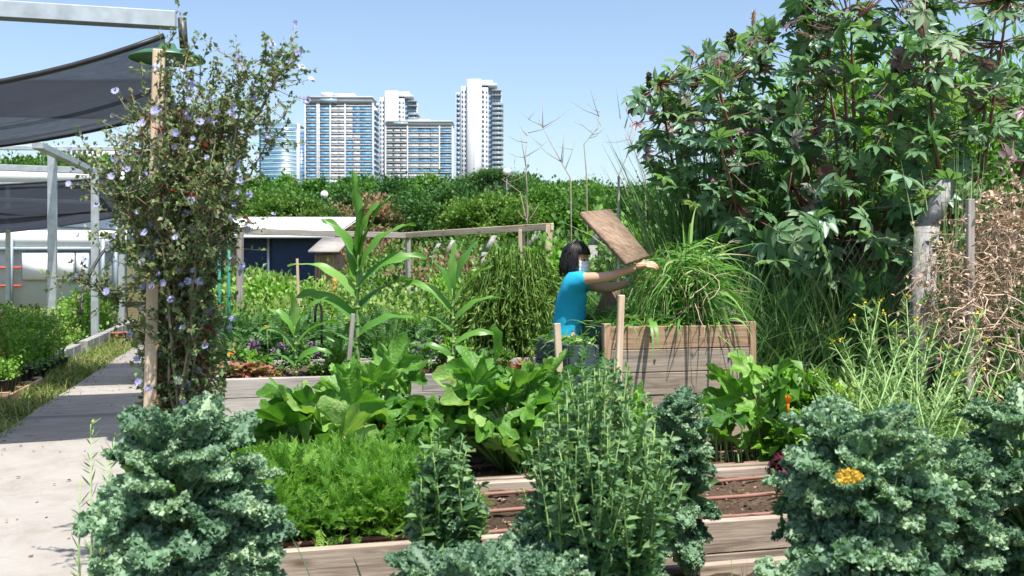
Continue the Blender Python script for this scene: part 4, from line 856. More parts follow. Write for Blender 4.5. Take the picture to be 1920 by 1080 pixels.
# ================================================================== PLANTS: generators
LK = lib(kale_leaf, M['kale'], 6, 'kale_leaf'); LKy = lib(kale_leaf, M['kale_yellow'], 1, 'yellow_leaf', W=.5, cs=.08)
LSQ = lib(lobed_leaf, M['squash'], 6, 'squash_leaf'); LCA = lib(castor_leaf, M['castor'], 7, 'castor_leaf'); LCP = lib(castor_leaf, M['castor_purple'], 3, 'young_castor_leaf'); LCL = lib(castor_leaf, M['castor_pale'], 3, 'pale_castor_leaf')
def clump_positions(K, c, r, ncl, spread=.16, shell=.75):
    """leaf positions grouped in clumps near the surface of an ellipsoid"""
    c = np.array(c); r = np.array(r); C = rdir(ncl)*(U(shell, 1, ncl)[:, None])*r
    C[:, 2] = np.where(C[:, 2] < -r[2]*.8, -C[:, 2]*.5, C[:, 2]); k = rng.integers(0, ncl, K)
    off = rng.normal(size=(K, 3))*spread*r.mean()*(.6+.8*U(0, 1, ncl)[k])[:, None]; off[:, 2] *= .7
    return c+C[k]+off, nrm(C[k]/r/r*r.mean()**2+off), U(-.25, .25, ncl)[k]
def bush(name, loc, r, K, size, mat, label, cat, group=None, T=LEAF4, up=.4, ncl=40, stem_mat='stem_green', nst=9, spread=.2, height0=.0, shell=.5, sname='stem'):
    t = thing(name, loc, label, cat, group); loc = np.array(loc, float); r = (r[0], r[1], r[2]*.88); c = loc+[0, 0, r[2]+height0]
    P, Nn, rr = clump_positions(K, c, r, ncl, spread, shell); P[:, 2] = np.maximum(P[:, 2], loc[2]+.01)
    D = nrm(Nn*.8+rng.normal(size=(K, 3))*.55+[0, 0, up]); Nl = nrm(rng.normal(size=(K, 3))*.5+[.15, -.2, 1.])
    Geo().scatter(T, P, D, Nl, size*U(.65, 1.25, K), np.clip(.5+rr+U(-.3, .3, K), 0, .99)).build('foliage', M[mat], t)['kind'] = 'stuff'
    g = Geo()
    for k in range(nst):
        q = P[rng.integers(0, K)]; m = loc*.5+q*.5+[0, 0, .1*r[2]]; g.tube([loc+rng.normal(size=3)*[.03, .03, 0]*r[0], m, q], [size*.12+.004*r[2], size*.08+.003*r[2], size*.03], 5)
    g.build(sname, M[stem_mat], t); return t
def tree(loc, h, r, K, size, mat, label, name='tree', group='trees behind the garden', T=DIA, flat=.42, trunk='bark', ncl=34, mesh=None, cs=None):
    t = thing(name, loc, label, 'tree', group); loc = np.array(loc, float); rz = h*flat; c = loc+[0, 0, h-rz]
    if mesh is None:
        P, Nn, rr = clump_positions(K, c, (r, r, rz), ncl, .115, .8); P[:, 2] = np.where(P[:, 2] < c[2]-rz*.9, c[2]+np.abs(rng.normal(size=K))*rz*.3, P[:, 2])
        D = nrm(Nn+rng.normal(size=(K, 3))*.7); N = nrm(Nn*.5+rng.normal(size=(K, 3))*.4+[0, 0, .8])
        mesh = Geo().scatter(T, P-loc, D, N, size*U(.6, 1.3, K), np.clip(.5+rr*1.4+U(-.2, .2, K), 0, .99)).mesh('crown', M[mat])
    o = bpy.data.objects.new('crown', mesh); COL.objects.link(o); o.parent = t; o['kind'] = 'stuff'
    if cs is not None: o.scale = (r/cs[1], r/cs[1], h/cs[0]); o.rotation_euler = (0, 0, U(0, 6.28))
    g = Geo(); g.tube([loc, loc+[.1, 0, h*.3], loc+[0, 0, h*.6]], [h*.03, h*.022, h*.012], 7)
    for k in range(6):
        a = k*1.05+.3; g.tube([loc+[.05, 0, h*.35], loc+[math.cos(a)*r*.4, math.sin(a)*r*.4, h*.58], loc+[math.cos(a)*r*.75, math.sin(a)*r*.75, h*.72]], [h*.014, h*.009, h*.004], 5)
    g.build('trunk', M['bark'], t); return t, mesh

# ------------------------------------------------------------------ far trees
def vtop(v, Y): return HC-(v-HZ)/FP*Y
TM = {}
far = [(445, 349, 75, 3.5, 'tree_lit', 'rounded sunlit tree above the white shed roof'), (505, 336, 82, 4.0, 'tree_lit', 'bright umbrella crowned tree below the glass office block'), (560, 331, 88, 4.0, 'tree_lit', 'smooth sunlit crown left of the blue panelled tower foot'),
 (625, 336, 90, 4.5, 'tree_lit', 'wide sunlit crown at the foot of the broad tower'), (690, 336, 84, 4.0, 'tree_mid', 'mid green tree between the two blue banded towers'), (745, 327, 70, 3.5, 'tree_dark', 'darker pointed tree right of the broad tower'),
 (800, 336, 66, 4.0, 'tree_mid', 'dense green tree in front of the lower broad block'), (868, 340, 72, 4.0, 'tree_mid', 'green tree left of the cedar under the tallest tower'), (985, 328, 86, 4.0, 'tree_lit', 'light green crown right of the cedar'),
 (1045, 334, 80, 4.0, 'tree_yellow', 'yellowish tree behind the bare branches'), (1105, 345, 84, 4.0, 'tree_mid', 'rounded tree behind the plywood lid'), (1170, 352, 80, 4.0, 'tree_lit', 'rightmost far tree beside the castor leaves'), (1240, 343, 84, 4.0, 'tree_mid', 'far tree showing between castor stems'),
 (40, 290, 60, 3.5, 'tree_yellow', 'yellow green tree over the net at the left edge'), (185, 293, 62, 2.5, 'tree_lit', 'flat topped tree above the steel beam'), (110, 294, 70, 3.5, 'tree_mid', 'low green tree between the steel posts'), (-60, 287, 64, 3.5, 'tree_mid', 'tree cut off by the left edge'), (300, 347, 80, 4.0, 'tree_mid', 'tree hidden behind the chicory column'), (375, 352, 78, 4.0, 'tree_lit', 'sunlit tree just right of the chicory column'),
 (1330, 349, 84, 4.5, 'tree_dark', 'far tree behind the castor bushes')]
for i, (u, v, Y, r, mat, lab) in enumerate(far):
    h = vtop(v+8, Y); key = mat
    if key not in TM: _, m_ = tree(gx(u, Y), h, r, 34000, .25, mat, lab, ncl=40); TM[key] = (m_, h, r)
    else: tree(gx(u, Y), h, r, 0, 0, mat, lab, mesh=TM[key][0], cs=TM[key][1:])
for k_, (u, lab) in enumerate(((480, 'low tree filling under the crowns behind the shed'), (580, 'low tree under the broad tower'), (680, 'low tree behind the tall corn tip'), (790, 'low tree under the lower blue block'), (900, 'low tree beneath the cedar'), (1010, 'low tree right of the cedar'), (1120, 'low tree behind the climber'), (1230, 'low tree behind the pale branches'), (360, 'low tree behind the chicory'), (60, 'low tree under the net at left'))):
    mk_ = ('tree_mid', 'tree_dark', 'tree_lit')[k_ % 3]; tree(gx(u, 68), vtop(352+(k_*7) % 11, 68), 4.2, 0, 0, mk_, lab, mesh=TM[mk_][0], cs=TM[mk_][1:])
# second, nearer and darker rank
near = [(470, 362, 46, 4.2, 'tree_yellow', 'yellow green tree behind the shed roof'), (545, 372, 44, 3.6, 'tree_yellow', 'small yellowish tree just above the shed ridge'), (745, 352, 48, 5.4, 'tree_dark', 'dark round tree behind the tall corn'), (850, 362, 46, 5.2, 'tree_dark', 'dark tree with pale lamp in front'),
 (930, 372, 42, 3.6, 'tree_yellow', 'yellowish shrub tree right of the pale lamp'), (1010, 366, 44, 4.4, 'tree_mid', 'mid green tree beyond the timber frame end'), (1100, 372, 42, 4.2, 'tree_mid', 'tree directly behind the plywood lid'), (1190, 365, 42, 4.4, 'tree_dark', 'dark tree between lid and castor bush'), (660, 378, 44, 3.4, 'shrub_pink', 'reddish tree with dry pods left of the tall corn'), (395, 372, 46, 4, 'tree_mid', 'tree behind the chicory stems'), (1280, 362, 42, 4.4, 'tree_dark', 'dark tree behind the castor stems')]
for u, v, Y, r, mat, lab in near:
    r *= .72
    h = vtop(v, Y); key = ('near', mat); kw = dict(T=DIA, flat=.46, group='trees behind the garden')
    if key not in TM: _, m_ = tree(gx(u, Y), h, r, 30000, .16, mat, lab, ncl=60, **kw); TM[key] = (m_, h, r)
    else: tree(gx(u, Y), h, r, 0, 0, mat, lab, mesh=TM[key][0], cs=TM[key][1:], **kw)
# cedar, layered
t = thing('cedar_tree', gx(925, 64), 'dark layered cedar with flat boughs under the tallest tower', 'tree'); b = gx(925, 64); g = Geo(); g.tube([b, [b[0], b[1], vtop(322, 64)]], [.3, .06], 6); g.build('trunk', M['bark'], t); g = Geo(); Ps = []
for k, v in enumerate((322, 328, 335, 343, 352)):
    z = vtop(v, 64); w_ = .5+.62*k
    for s in (-1, 1):
        for q in range(3): c = np.array([b[0]+s*w_*(.3+.5*q*.5), b[1]+U(-1, 1), z-.06*q]); Ps.append(c+rng.normal(size=(260, 3))*[.5, .6, .12])
Ps = np.concatenate(Ps); K = len(Ps); g.scatter(NARROW, Ps, nrm(rng.normal(size=(K, 3))*[1, 1, .4]), rng.normal(size=(K, 3))*.3+[0, 0, 1], U(.15, .3, K)); g.build('crown', M['tree_dark'], t)['kind'] = 'stuff'

# ------------------------------------------------------------------ thickets between the garden and the trees
th_ = [(455, 500, 24, 1.4, .9, 'shrub', 'green bush behind the door of the blue shed'), (490, 505, 20, 1.0, .7, 'meadow', 'light bush before the blue shed wall, left'), (540, 508, 19, .9, .75, 'shrub_bright', 'light bush before the blue shed wall, centre'), (660, 430, 30, 2.2, 1.5, 'shrub_pink', 'pinkish withered thicket right of the shed'),
 (735, 455, 24, 1.7, 1.2, 'shrub', 'bush behind the tall corn leaves'), (800, 465, 22, 1.6, 1.2, 'shrub', 'bush behind the slanting posts'), (870, 470, 21, 1.6, 1.2, 'shrub_pink', 'brownish tangle behind the second corn'), (915, 440, 26, 2, 1.6, 'shrub', 'tall bush under the far timber rail'),
 (970, 455, 20, 1.6, 1.3, 'shrub_bright', 'bright bush inside the timber frame end'), (1060, 400, 17, 1.5, 1.7, 'shrub', 'tall leafy bush behind the woman'), (1120, 420, 15.5, 1.3, 1.5, 'shrub', 'leafy bush behind the plywood lid'), (1190, 400, 15, 1.4, 1.6, 'shrub_bright', 'bright weedy bush right of the lid'), (1250, 380, 14.5, 1.3, 1.7, 'shrub', 'weedy bush behind the second fence post'), (1110, 335, 18, .9, 2.2, 'tree_mid', 'slender climber with round leaves over the lid'),
 (1030, 440, 13.5, .8, 1.1, 'shrub_bright', 'shrub behind the end post of the timber frame'), (1320, 420, 12.2, 1.2, 1.5, 'shrub', 'shrub behind the grass armful')]
for i, (u, v, Y, rx, rz, mat, lab) in enumerate(th_):
    h = vtop(v, Y); bush('shrub', gx(u, Y), (rx, rx*.8, h/2), int(5200), .085+.002*Y, mat, lab, 'shrub', 'thicket behind the garden', T=(ROUND if 'climber' in lab else LEAF4), ncl=46, spread=.2, shell=.45, stem_mat='stem_brown')
# bare dry branches
g = None
for i, (pts, lab) in enumerate(((((1070, 335), (1045, 290), (1010, 225)), 'bare forked branch rising left of the climber'), (((988, 350), (985, 290), (990, 248)), 'lone bare stick above the far trees'), (((1100, 330), (1095, 270), (1120, 240), (1125, 205)), 'bare branch rising behind the plywood lid'), (((1160, 330), (1185, 270), (1160, 215)), 'pale bare branch left of the castor leaves'), (((1210, 330), (1180, 260), (1200, 190)), 'thin pale branch touching the castor leaves'), (((1000, 470), (975, 360), (940, 335)), 'pale bare branch in front of the yellowish shrub'))):
    Y = 15+i*.6; t = thing('bare_branch', gx(pts[0][0], Y), lab, 'branch', 'bare dry branches over the thicket'); g = Geo(); P = [gx(pts[0][0]+4, Y)]+[px(u, v, Y+k*.1) for k, (u, v) in enumerate(pts)]; g.tube(P, np.linspace(.013, .005, len(P)), 5)
    for k in range(7):
        q = U(.35, 1); a = P[-1]*q+P[-2]*(1-q) if k % 2 else P[-2]*q+P[-3]*(1-q); d = nrm(rng.normal(size=3)*[1, .5, .6]+[0, 0, .8]); L = U(.2, .6); g.tube([a, a+d*L*.5, a+d*L+[0, 0, .06]], [.007, .005, .002], 4)
        if k % 3 == 0: g.tube([a+d*L*.6, a+d*L*.6+nrm(rng.normal(size=3)+[0, 0, .8])*L*.5], [.004, .002], 4)
    g.build('branch', M['twig_pale'], t)

# ------------------------------------------------------------------ castor bushes
def poly_in(x, y, poly):
    ins = np.zeros(len(x), bool); j = len(poly)-1
    for i in range(len(poly)):
        xi, yi = poly[i]; xj, yj = poly[j]; c = ((yi > y) != (yj > y)) & (x < (xj-xi)*(y-yi)/(yj-yi+1e-9)+xi); ins ^= c; j = i
    return ins
crown = [(1178, 160), (1215, 155), (1300, 95), (1370, 70), (1400, 85), (1440, 25), (1490, -20), (1560, -60), (1990, -60), (1990, 420), (1850, 300), (1790, 420), (1700, 520), (1600, 600), (1480, 580), (1410, 500), (1370, 420), (1270, 380), (1225, 330), (1190, 250)]
def castor(u0, Yc, ulo, uhi, n, label, npurple, ns=9, rnd=0):
    base = gx(u0, Yc+.5); t = thing('castor_bush', base, label, 'bush', 'castor bushes behind the fence')
    out = []
    while len(out) < n:
        u, v = U(ulo, uhi, 400), U(-60, 610, 400); ok = poly_in(u, v, crown); out += list(zip(u[ok], v[ok]))
    out = np.array(out[:n]); Y = Yc+U(-1.0, 1.3, n)*np.clip((out[:, 1]+250)/600, .3, 1); P = np.array([px(u, v, y) for (u, v), y in zip(out, Y)])
    g = Geo(); fork = []
    for k in range(ns):
        q = P[rng.integers(0, n)]; m = base*.55+q*.45+[0, .2, .35]; g.tube([base+rng.normal(size=3)*[.12, .12, 0], base*.8+q*.2+[0, .1, .3], m, q*.8+m*.2, q], [.028, .024, .017, .011, .006], 6); fork += [m, q*.5+m*.5, q*.8+m*.2, q]
    fork = np.array(fork)
    for i in range(n):
        p = P[i]; dd = np.linalg.norm(fork-p, axis=1); f = fork[np.argmin(dd)]
        out_ = nrm(p-np.array([base[0], base[1]+.6, p[2]-.4])+[0, -.9, 0]); d = nrm(out_*[1, 1, .2]+rng.normal(size=3)*[.8, .6, .35]+[0, 0, U(-.6, .35)]); N = nrm(np.array([0, -.5, .8])+rng.normal(size=3)*.6)
        pur = i < npurple or (out[i][1] < 260 and U(0, 1) < .05); pale = (not pur) and U(0, 1) < .24
        me = LCP[i % 3] if pur else (LCL[i % 3] if pale else LCA[i % 7]); s = (U(.19, .36)+.10*max(0, (out[i][1]-250)/300))*(.85 if pur else 1)
        inst(me, 'leaf', t, p, d, N, s)
        if np.linalg.norm(p-f) < .8: g.tube([f, (f+p)/2-[0, 0, .02], p], [.006, .005, .0035], 4)
    g.build('branch', M['stem_red'], t); return t
castor(1330, 9.6, 1165, 1420, 280, 'castor bush reaching left into the sky above the second fence post', 26)
castor(1470, 9.0, 1320, 1560, 295, 'castor bush with big star leaves above the compost box', 24)
castor(1640, 8.6, 1480, 1760, 295, 'castor bush in the middle with large dark hanging leaves', 20)
castor(1830, 8.4, 1680, 1990, 295, 'rightmost castor bush behind the tall bent post', 20)
# seed heads on the castor bushes
bmS = []
def spiky(loc, h, r, label, n=70):
    t = thing('seed_head', loc, label, 'seed head', 'spiky seed heads on the castor bushes'); loc = np.array(loc); g = Geo(); g.tube([loc-[0, 0, h*.9], loc+[0, 0, h*.5]], [.007, .004], 5); S = []
    for k in range(n):
        q = U(-.5, .5); a = U(0, 6.28); rr = r*(1-abs(q)*1.2)**.5*U(.5, 1); c = loc+[rr*math.cos(a), rr*math.sin(a), q*h]
        for _ in range(1):
            D = rdir(10); g.scatter(t_diamond(.5), np.tile(c, (10, 1)), D, rdir(10), .022)
    g.build('seed_capsules', M['seedhead'], t)
for u, v, Y, h, r, lab in ((1517, 22, 8.6, .26, .06, 'spiky green seed head at the top, left of two'), (1727, 15, 8.4, .28, .075, 'fattest seed head at the top edge'), (1370, 78, 9.2, .2, .055, 'dark seed head on the left castor bush'), (1217, 150, 9.4, .14, .02, 'small seed spike at the leftmost castor tip'), (1302, 158, 9.2, .12, .03, 'small seed spike over the purple leaves'), (1424, 118, 8.9, .16, .04, 'dark seed head among reddish leaves'), (1465, 200, 8.7, .16, .04, 'brown seed spike in the middle of the leaves')):
    spiky(px(u, v, Y), h, r, lab)
for u, v, Y, lab in ((1413, 60, 11, 'tan reed plume left of the tall castor'), (1610, 10, 11, 'tan reed plume at the top edge'), (1545, 75, 11.2, 'short tan reed plume among the leaves')):
    t = thing('reed_plume', gx(u, Y), lab, 'reed', 'tan reed plumes'); p = px(u, v, Y); g = Geo(); g.tube([gx(u, Y), p, p+[0, 0, .15]], [.008, .005, .003], 5); K = 300; q = U(0, .32, K); g.scatter(NARROW, np.stack([0*q, 0*q, q], 1)+p-[0, 0, .12]+rng.normal(size=(K, 3))*.008, rng.normal(size=(K, 3))*.3+[0, 0, 1], rdir(K), .05); g.build('plume', M['dry'], t)
# bright willow like shrub behind and top right
for u, v, Y, rx, lab in ((1560, 40, 11.2, 1.0, 'bright narrow leaved shrub behind the castor seed heads'), (1700, 10, 11.4, 1.3, 'bright narrow leaved shrub at the top edge'), (1860, -20, 11, 1.5, 'bright narrow leaved shrub in the top right corner')):
    h = vtop(v, Y); bush('willow_shrub', gx(u, Y), (rx, rx, h/2), 8500, .17, 'shrub_bright', lab, 'shrub', 'bright shrubs behind the castor bushes', T=NARROW4, ncl=90, spread=.2, shell=.5, up=.5, stem_mat='stem_brown')
for u, v, Y, rx, rz, lab in ((1400, 250, 11.0, .9, 1.0, 'green shrub filling the gaps of the left castor bushes'), (1540, 170, 10.8, 1.0, 1.2, 'green shrub behind the castor bush above the box'), (1700, 160, 10.6, 1.1, 1.3, 'green shrub behind the middle castor bush'), (1870, 150, 10.4, 1.1, 1.3, 'green shrub behind the rightmost castor bush')):
    h = vtop(v, Y); bush('tall_shrub', gx(u, Y), (rx, .5, h/2), 6500, .11, 'shrub', lab, 'shrub', 'green shrubs behind the castor bushes', ncl=70, spread=.22, shell=.3, stem_mat='stem_brown')
# wall of cane grass behind the fence: stuff
def grassmass(name, label, P, H0, H1, W, mat, droop=.5, nseg=5, lean=.25, kind='stuff'):
    K = len(P); D = nrm(rng.normal(size=(K, 3))*lean+[0, 0, 1]); o = Geo().blades(P, D, U(H0, H1, K), W*U(.6, 1.3, K), droop*U(.3, 1.5, K), nseg).build(name, M[mat]); tag(o, label, 'grass', None, kind); return o
def region(K, u0, u1, Y0, Y1):
    y = U(Y0, Y1, K); u = U(u0, u1, K); return np.stack([(u-960)/FP*y, y, 0*y], 1)
grassmass('cane_grass', 'tall dark cane grass standing behind the fence', region(6500, 1270, 2050, 9.6, 11.3), 1.4, 3.0, .035, 'grass_dark', .75, 6, .16)
grassmass('cane_grass', 'shaded grass at the foot of the castor bushes', region(8500, 1255, 1980, 7.9, 9.4), .6, 1.75, .02, 'grass_dark', 1.1, 6, .22)
grassmass('weeds', 'light weeds in front of the fence right of the box', region(2200, 1400, 1900, 7.0, 8.0), .25, .8, .014, 'grass', 1.2, 5, .3)
grassmass('reed_clump', 'pale blue green reeds beside the tall bent post', region(90, 1770, 1840, 7.2, 7.6), 1.5, 2.35, .028, 'mustard', .25, 6, .05)
grassmass('grass_tufts', 'wild grass growing behind the woman', region(3500, 1080, 1330, 9.0, 13), .5, 1.5, .016, 'grass', .9, 5, .22)

# ------------------------------------------------------------------ dried bean vines at right
def tangle(name, label, cat, c, r, n, rad, mat, leaf=0, droop=.3, seg=7, L=.6, lmat=None, lsize=.04, T=LEAF):
    t = thing(name, np.array([c[0], c[1], 0]), label, cat); g = Geo(); LP = []; LD = []
    for k in range(n):
        p = np.array(c)+rdir(1)[0]*U(0, 1)**.5*np.array(r); d = rdir(1)[0]; P = [p]
        for q in range(seg): d = nrm(d+rng.normal(size=3)*.55+[0, 0, -droop*.3]); P.append(P[-1]+d*L/seg*U(.6, 1.3))
        g.tube(P, np.linspace(rad, rad*.4, len(P)), 4)
        for q in range(leaf): LP.append(P[rng.integers(1, len(P))]); LD.append(d)
    g.build('vine', M[mat], t)
    if leaf:
        K = len(LP); Geo().scatter(T, np.array(LP), nrm(np.array(LD)+rng.normal(size=(K, 3))), rdir(K)+[0, 0, .6], lsize*U(.5, 1.4, K)).build('leaves', M[lmat or mat], t)['kind'] = 'stuff'
    return t
tangle('dried_vine', 'tan dried bean vine tangled round the grey stake', 'vine', px(1815, 540, 6.7), (.34, .3, .40), 200, .0034, 'dry', 7, .5, 8, .42, lsize=.03)
tangle('dried_vine', 'tan dried vine with seed pods at the right edge', 'vine', px(1900, 430, 6.8), (.26, .3, .42), 130, .003, 'dry', 12, .3, 7, .36, lsize=.04)
tangle('dried_vine', 'pinkish dry stems running down to the right kale', 'vine', px(1850, 660, 6.2), (.28, .25, .42), 40, .005, 'dry', 2, .8, 7, .6, lsize=.03)
tangle('fence_creeper', 'green creeper with pale leaves climbing between stake and edge', 'creeper', px(1870, 500, 7.4), (.45, .3, .8), 120, .003, 'stem_green', 16, .3, 6, .4, 'shrub', .06)
bush('shrub', gx(1900, 6.6), (.35, .3, .42), 1600, .07, 'shrub', 'low leafy shrub at the right edge below the dry vines', 'shrub', ncl=25)

# ------------------------------------------------------------------ squash
def squash(a, b, z, n, R, Hh, label, smin=.18, smax=.40, side=0., blossoms=()):
    base = ab(a, b, z); t = thing('squash_plant', base, label, 'squash plant', 'squash plants in the second bed'); g = Geo()
    for i in range(n):
        an = i*2.4+U(-.3, .3); q = ((i+.5)/n)**.6; r = R*q*U(.8, 1.1); h = Hh*(1.05-.75*q**1.6)*U(.75, 1.1); p = base+np.array([math.cos(an)*r+side*q, math.sin(an)*r*.75, h])
        m = base*.45+p*.55+[0, 0, .10]; g.tube([base+[math.cos(an)*.02, math.sin(an)*.02, 0], m, p], [.014, .011, .007], 6)
        d = nrm(np.array([math.cos(an), math.sin(an)*.9-.25, U(-.3, .9)])+rng.normal(size=3)*.3); N = nrm(np.array([.1, -.35, .7])+rng.normal(size=3)*.6+d*(-.3)); inst(LSQ[rng.integers(0, 6)], 'leaf', t, p, d, N, U(smin, smax))
    g.build('stem', M['stem_green'], t)
    for (u, v, Y) in blossoms:
        p = px(u, v, Y); f = Geo(); K = 6; an = np.arange(K)*math.tau/K; f.scatter(t_simple(.24, .12, -.2), np.tile(p, (K, 1)), np.stack([np.cos(an)*.5, np.sin(an)*.5, 0*an+.8], 1), np.stack([-np.cos(an), -np.sin(an), 0*an+.3], 1), .05); f.tube([p-[0, 0, .07], p], [.005, .008], 5); f.build('blossom', M['petal_orange'], t)
squash(.38, 5.42, zS, 56, .50, .42, 'large squash plant with toothed leaves behind the carrots', blossoms=((722, 812, 5.2),))
squash(1.38, 5.48, zS, 50, .42, .55, 'tall squash plant in the middle, before the woman')
squash(.66, 5.6, zS, 24, .30, .60, 'upright squash growing between the two largest ones')
squash(-.30, 5.45, zS, 13, .26, .26, 'small squash plant at the left end of the bed', .18, .28)
squash(2.05, 5.58, zS, 12, .28, .36, 'small squash plant at the foot of the compost box', .22, .32)
squash(3.02, 5.45, zS, 26, .42, .50, 'squash with orange flower right of the compost box', .22, .36, blossoms=((1478, 757, 5.55),))
grassmass('onion_leaves', 'thin upright onion leaves right of the compost box', np.array([ab(a, b, zS) for a, b in zip(U(2.35, 2.9, 60), U(5.25, 5.5, 60))]), .12, .32, .007, 'mustard', .3, 4, .12, None)
grassmass('onion_leaves', 'thin onion leaves beside the middle squash', np.array([ab(a, b, zS) for a, b in zip(U(1.35, 1.75, 50), U(5.12, 5.3, 50))]), .1, .26, .007, 'grass_cut', .5, 4, .2, None)

# ------------------------------------------------------------------ carrots
t = thing('carrot_patch', ab(.2, 4.5, zF), 'dense patch of feathery bright green carrot tops', 'carrots'); P = []
K = 6200; a, b = U(-.45, .92, K), U(4.12, 4.92, K); hh = .31*(1-.5*np.abs((a-.22)/.72)**3)*(1-.35*np.abs((b-4.56)/.42)**2.5)*(.9+.18*np.sin(a*11)*np.sin(b*13)); zz = zF+hh*np.sqrt(U(.05, 1, K)); P = np.array([ab(x, y, z) for x, y, z in zip(a, b, zz)])
Geo().scatter(FEATHER, P, nrm(rng.normal(size=(K, 3))*.75+[0, -.1, .7]), rng.normal(size=(K, 3))*.6+[0, -.3, .8], U(.06, .12, K)).build('foliage', M['carrot'], t)['kind'] = 'stuff'
K = 500; a, b = U(-.42, .88, K), U(4.16, 4.88, K); Geo().blades(np.array([ab(x, y, zF) for x, y in zip(a, b)]), rng.normal(size=(K, 3))*.2+[0, 0, 1], U(.15, .27, K), .005, .3, 4).build('stems', M['carrot'], t)['kind'] = 'stuff'

# ------------------------------------------------------------------ corn
def corn(u, Y, zb, H, leaves, label, stem_r=.016):
    base = gx(u, Y, zb); t = thing('corn_plant', base, label, 'corn plant', 'corn in the middle bed'); g = Geo(); bend = np.array([U(-.03, .03), 0, 0]); P = [base+bend*q*q+[0, 0, H*q] for q in np.linspace(0, 1, 9)]; g.tube(P, np.linspace(stem_r, stem_r*.45, 9), 8)
    for q in np.linspace(.12, .8, 6): c = base+bend*q*q+[0, 0, H*q]; g.tube([c-[0, 0, .012], c, c+[0, 0, .012]], [stem_r*.9, stem_r*1.22, stem_r*.9], 8)
    g.build('stalk', M['pod'], t)
    for k, (q, sx, sy, L, W, arch, el) in enumerate(leaves):
        V, F = ribbon_leaf(L, W*1.6, k+int(u), arch*.75); ge = Geo(); ge.add(V, F, 0.); me = ge.mesh('corn_leaf', M['corn']); p = base+bend*q*q+[0, 0, H*q]; d = nrm(np.array([sx, sy, el])); N = nrm(np.array([-sx*el, -sy*el-.75, sx*sx+sy*sy+.02])); inst(me, 'leaf', t, p, d, N, 1.)
corn(670, 8.1, zM, 1.08, [(.22, -.9, -.2, .45, .055, .9, .8), (.3, 1, -.3, .60, .07, 1.0, .9), (.42, -.9, -.1, .62, .075, .9, .9), (.5, .9, .2, .65, .08, .85, 1.), (.58, -.9, -.3, .68, .08, .95, 1.3), (.66, 1., -.2, .66, .085, .85, 1.2), (.72, -.5, .4, .55, .075, .5, 1.8), (.78, .8, -.3, .66, .09, .75, 1.6), (.84, -.7, -.2, .5, .08, .6, 2.), (.88, .6, .1, .62, .085, .35, 2.), (.92, .25, -.2, .55, .08, .25, 3.5), (.94, -.12, -.2, .66, .085, .08, 6), (.9, .35, -.3, .5, .075, .4, 2.4)], 'tallest corn stalk in the middle bed, leaning stake beside it', .021)
corn(850, 8.15, zM, .72, [(.2, -.9, -.2, .4, .045, 1., .8), (.35, 1, -.2, .42, .05, 1., .8), (.5, -1, -.1, .52, .055, 1.1, .9), (.6, .9, -.3, .48, .055, .8, 1.2), (.7, -.9, .1, .56, .06, .9, 1.3), (.8, .9, .1, .5, .06, .6, 1.7), (.88, -.5, -.2, .4, .055, .5, 2.), (.92, .5, -.1, .5, .06, .35, 2.), (.95, .05, -.1, .42, .055, .1, 5)], 'slender corn plant in front of the feathery bush', .015)
corn(556, 8.0, zM, .42, [(.2, -.8, -.3, .32, .04, 1.2, 1.), (.3, .9, -.3, .34, .045, 1.2, 1.), (.5, -.8, -.1, .42, .05, 1.2, 1.5), (.6, .9, -.1, .46, .055, 1.1, 1.4), (.75, -.5, -.3, .36, .05, .9, 2.), (.85, .6, -.2, .42, .055, .8, 1.8), (.9, .0, -.2, .34, .05, .4, 4)], 'shortest corn plant, left of the other two', .014)
corn(640, 8.3, zM, .22, [(.5, .9, -.2, .4, .04, 1.2, 1.6), (.6, -.7, .2, .35, .04, 1., 2.), (.8, .3, -.2, .45, .045, .9, 3)], 'young corn shoot between stake and shortest corn', .008)

# ------------------------------------------------------------------ leafy rosettes: lettuce, marigold, herbs
def rosette(name, loc, r, n, mat, label, cat, group=None, ruf=1.4, up=.9):
    V, F = blade_leaf(5, W=.85, ruf=ruf); ge = Geo(); ge.add(V, F, 0.); key = ('ros', mat)
    if key not in _bc: _bc[key] = ge.mesh('curly_leaf', M[mat])
    t = thing(name, loc, label, cat, group); loc = np.array(loc)
    for k in range(n):
        an = k*2.4; e = .15+1.6*(1-k/n)**1.0*up*.6; d = np.array([math.cos(an), math.sin(an), U(.2, 1.5)*up]); inst(_bc[key], 'leaf', t, loc+nrm(d)*.01, d, np.array([-math.cos(an)*.6, -math.sin(an)*.6, .8]), r*U(.7, 1.15))
    return t
for i, (u, Y, lab) in enumerate(((430, 7.95, 'red edged lettuce at the left end of the corn bed'), (462, 8.02, 'second red edged lettuce from the chicory'), (492, 7.95, 'red edged lettuce beside the shortest corn'), (878, 8.15, 'red edged lettuce right of the slender corn'), (905, 8.25, 'red edged lettuce in the middle of the right trio'), (955, 8.3, 'red edged lettuce behind the middle squash'))):
    rosette('red_lettuce', gx(u, Y, zM), .17, 26, 'lettuce_red', lab, 'lettuce', 'red edged lettuces in the corn bed')
for i, (a, b, lab) in enumerate(((2.85, 4.86, 'purple lettuce on the bare soil, left plant'), (3.06, 4.95, 'purple lettuce tucked behind the kale'), (3.05, 4.62, 'purple lettuce half under the right kale'))):
    rosette('purple_lettuce', ab(a, b, zF), .16, 44, 'lettuce_purple', lab, 'lettuce', 'purple lettuces', ruf=1.8, up=1.)
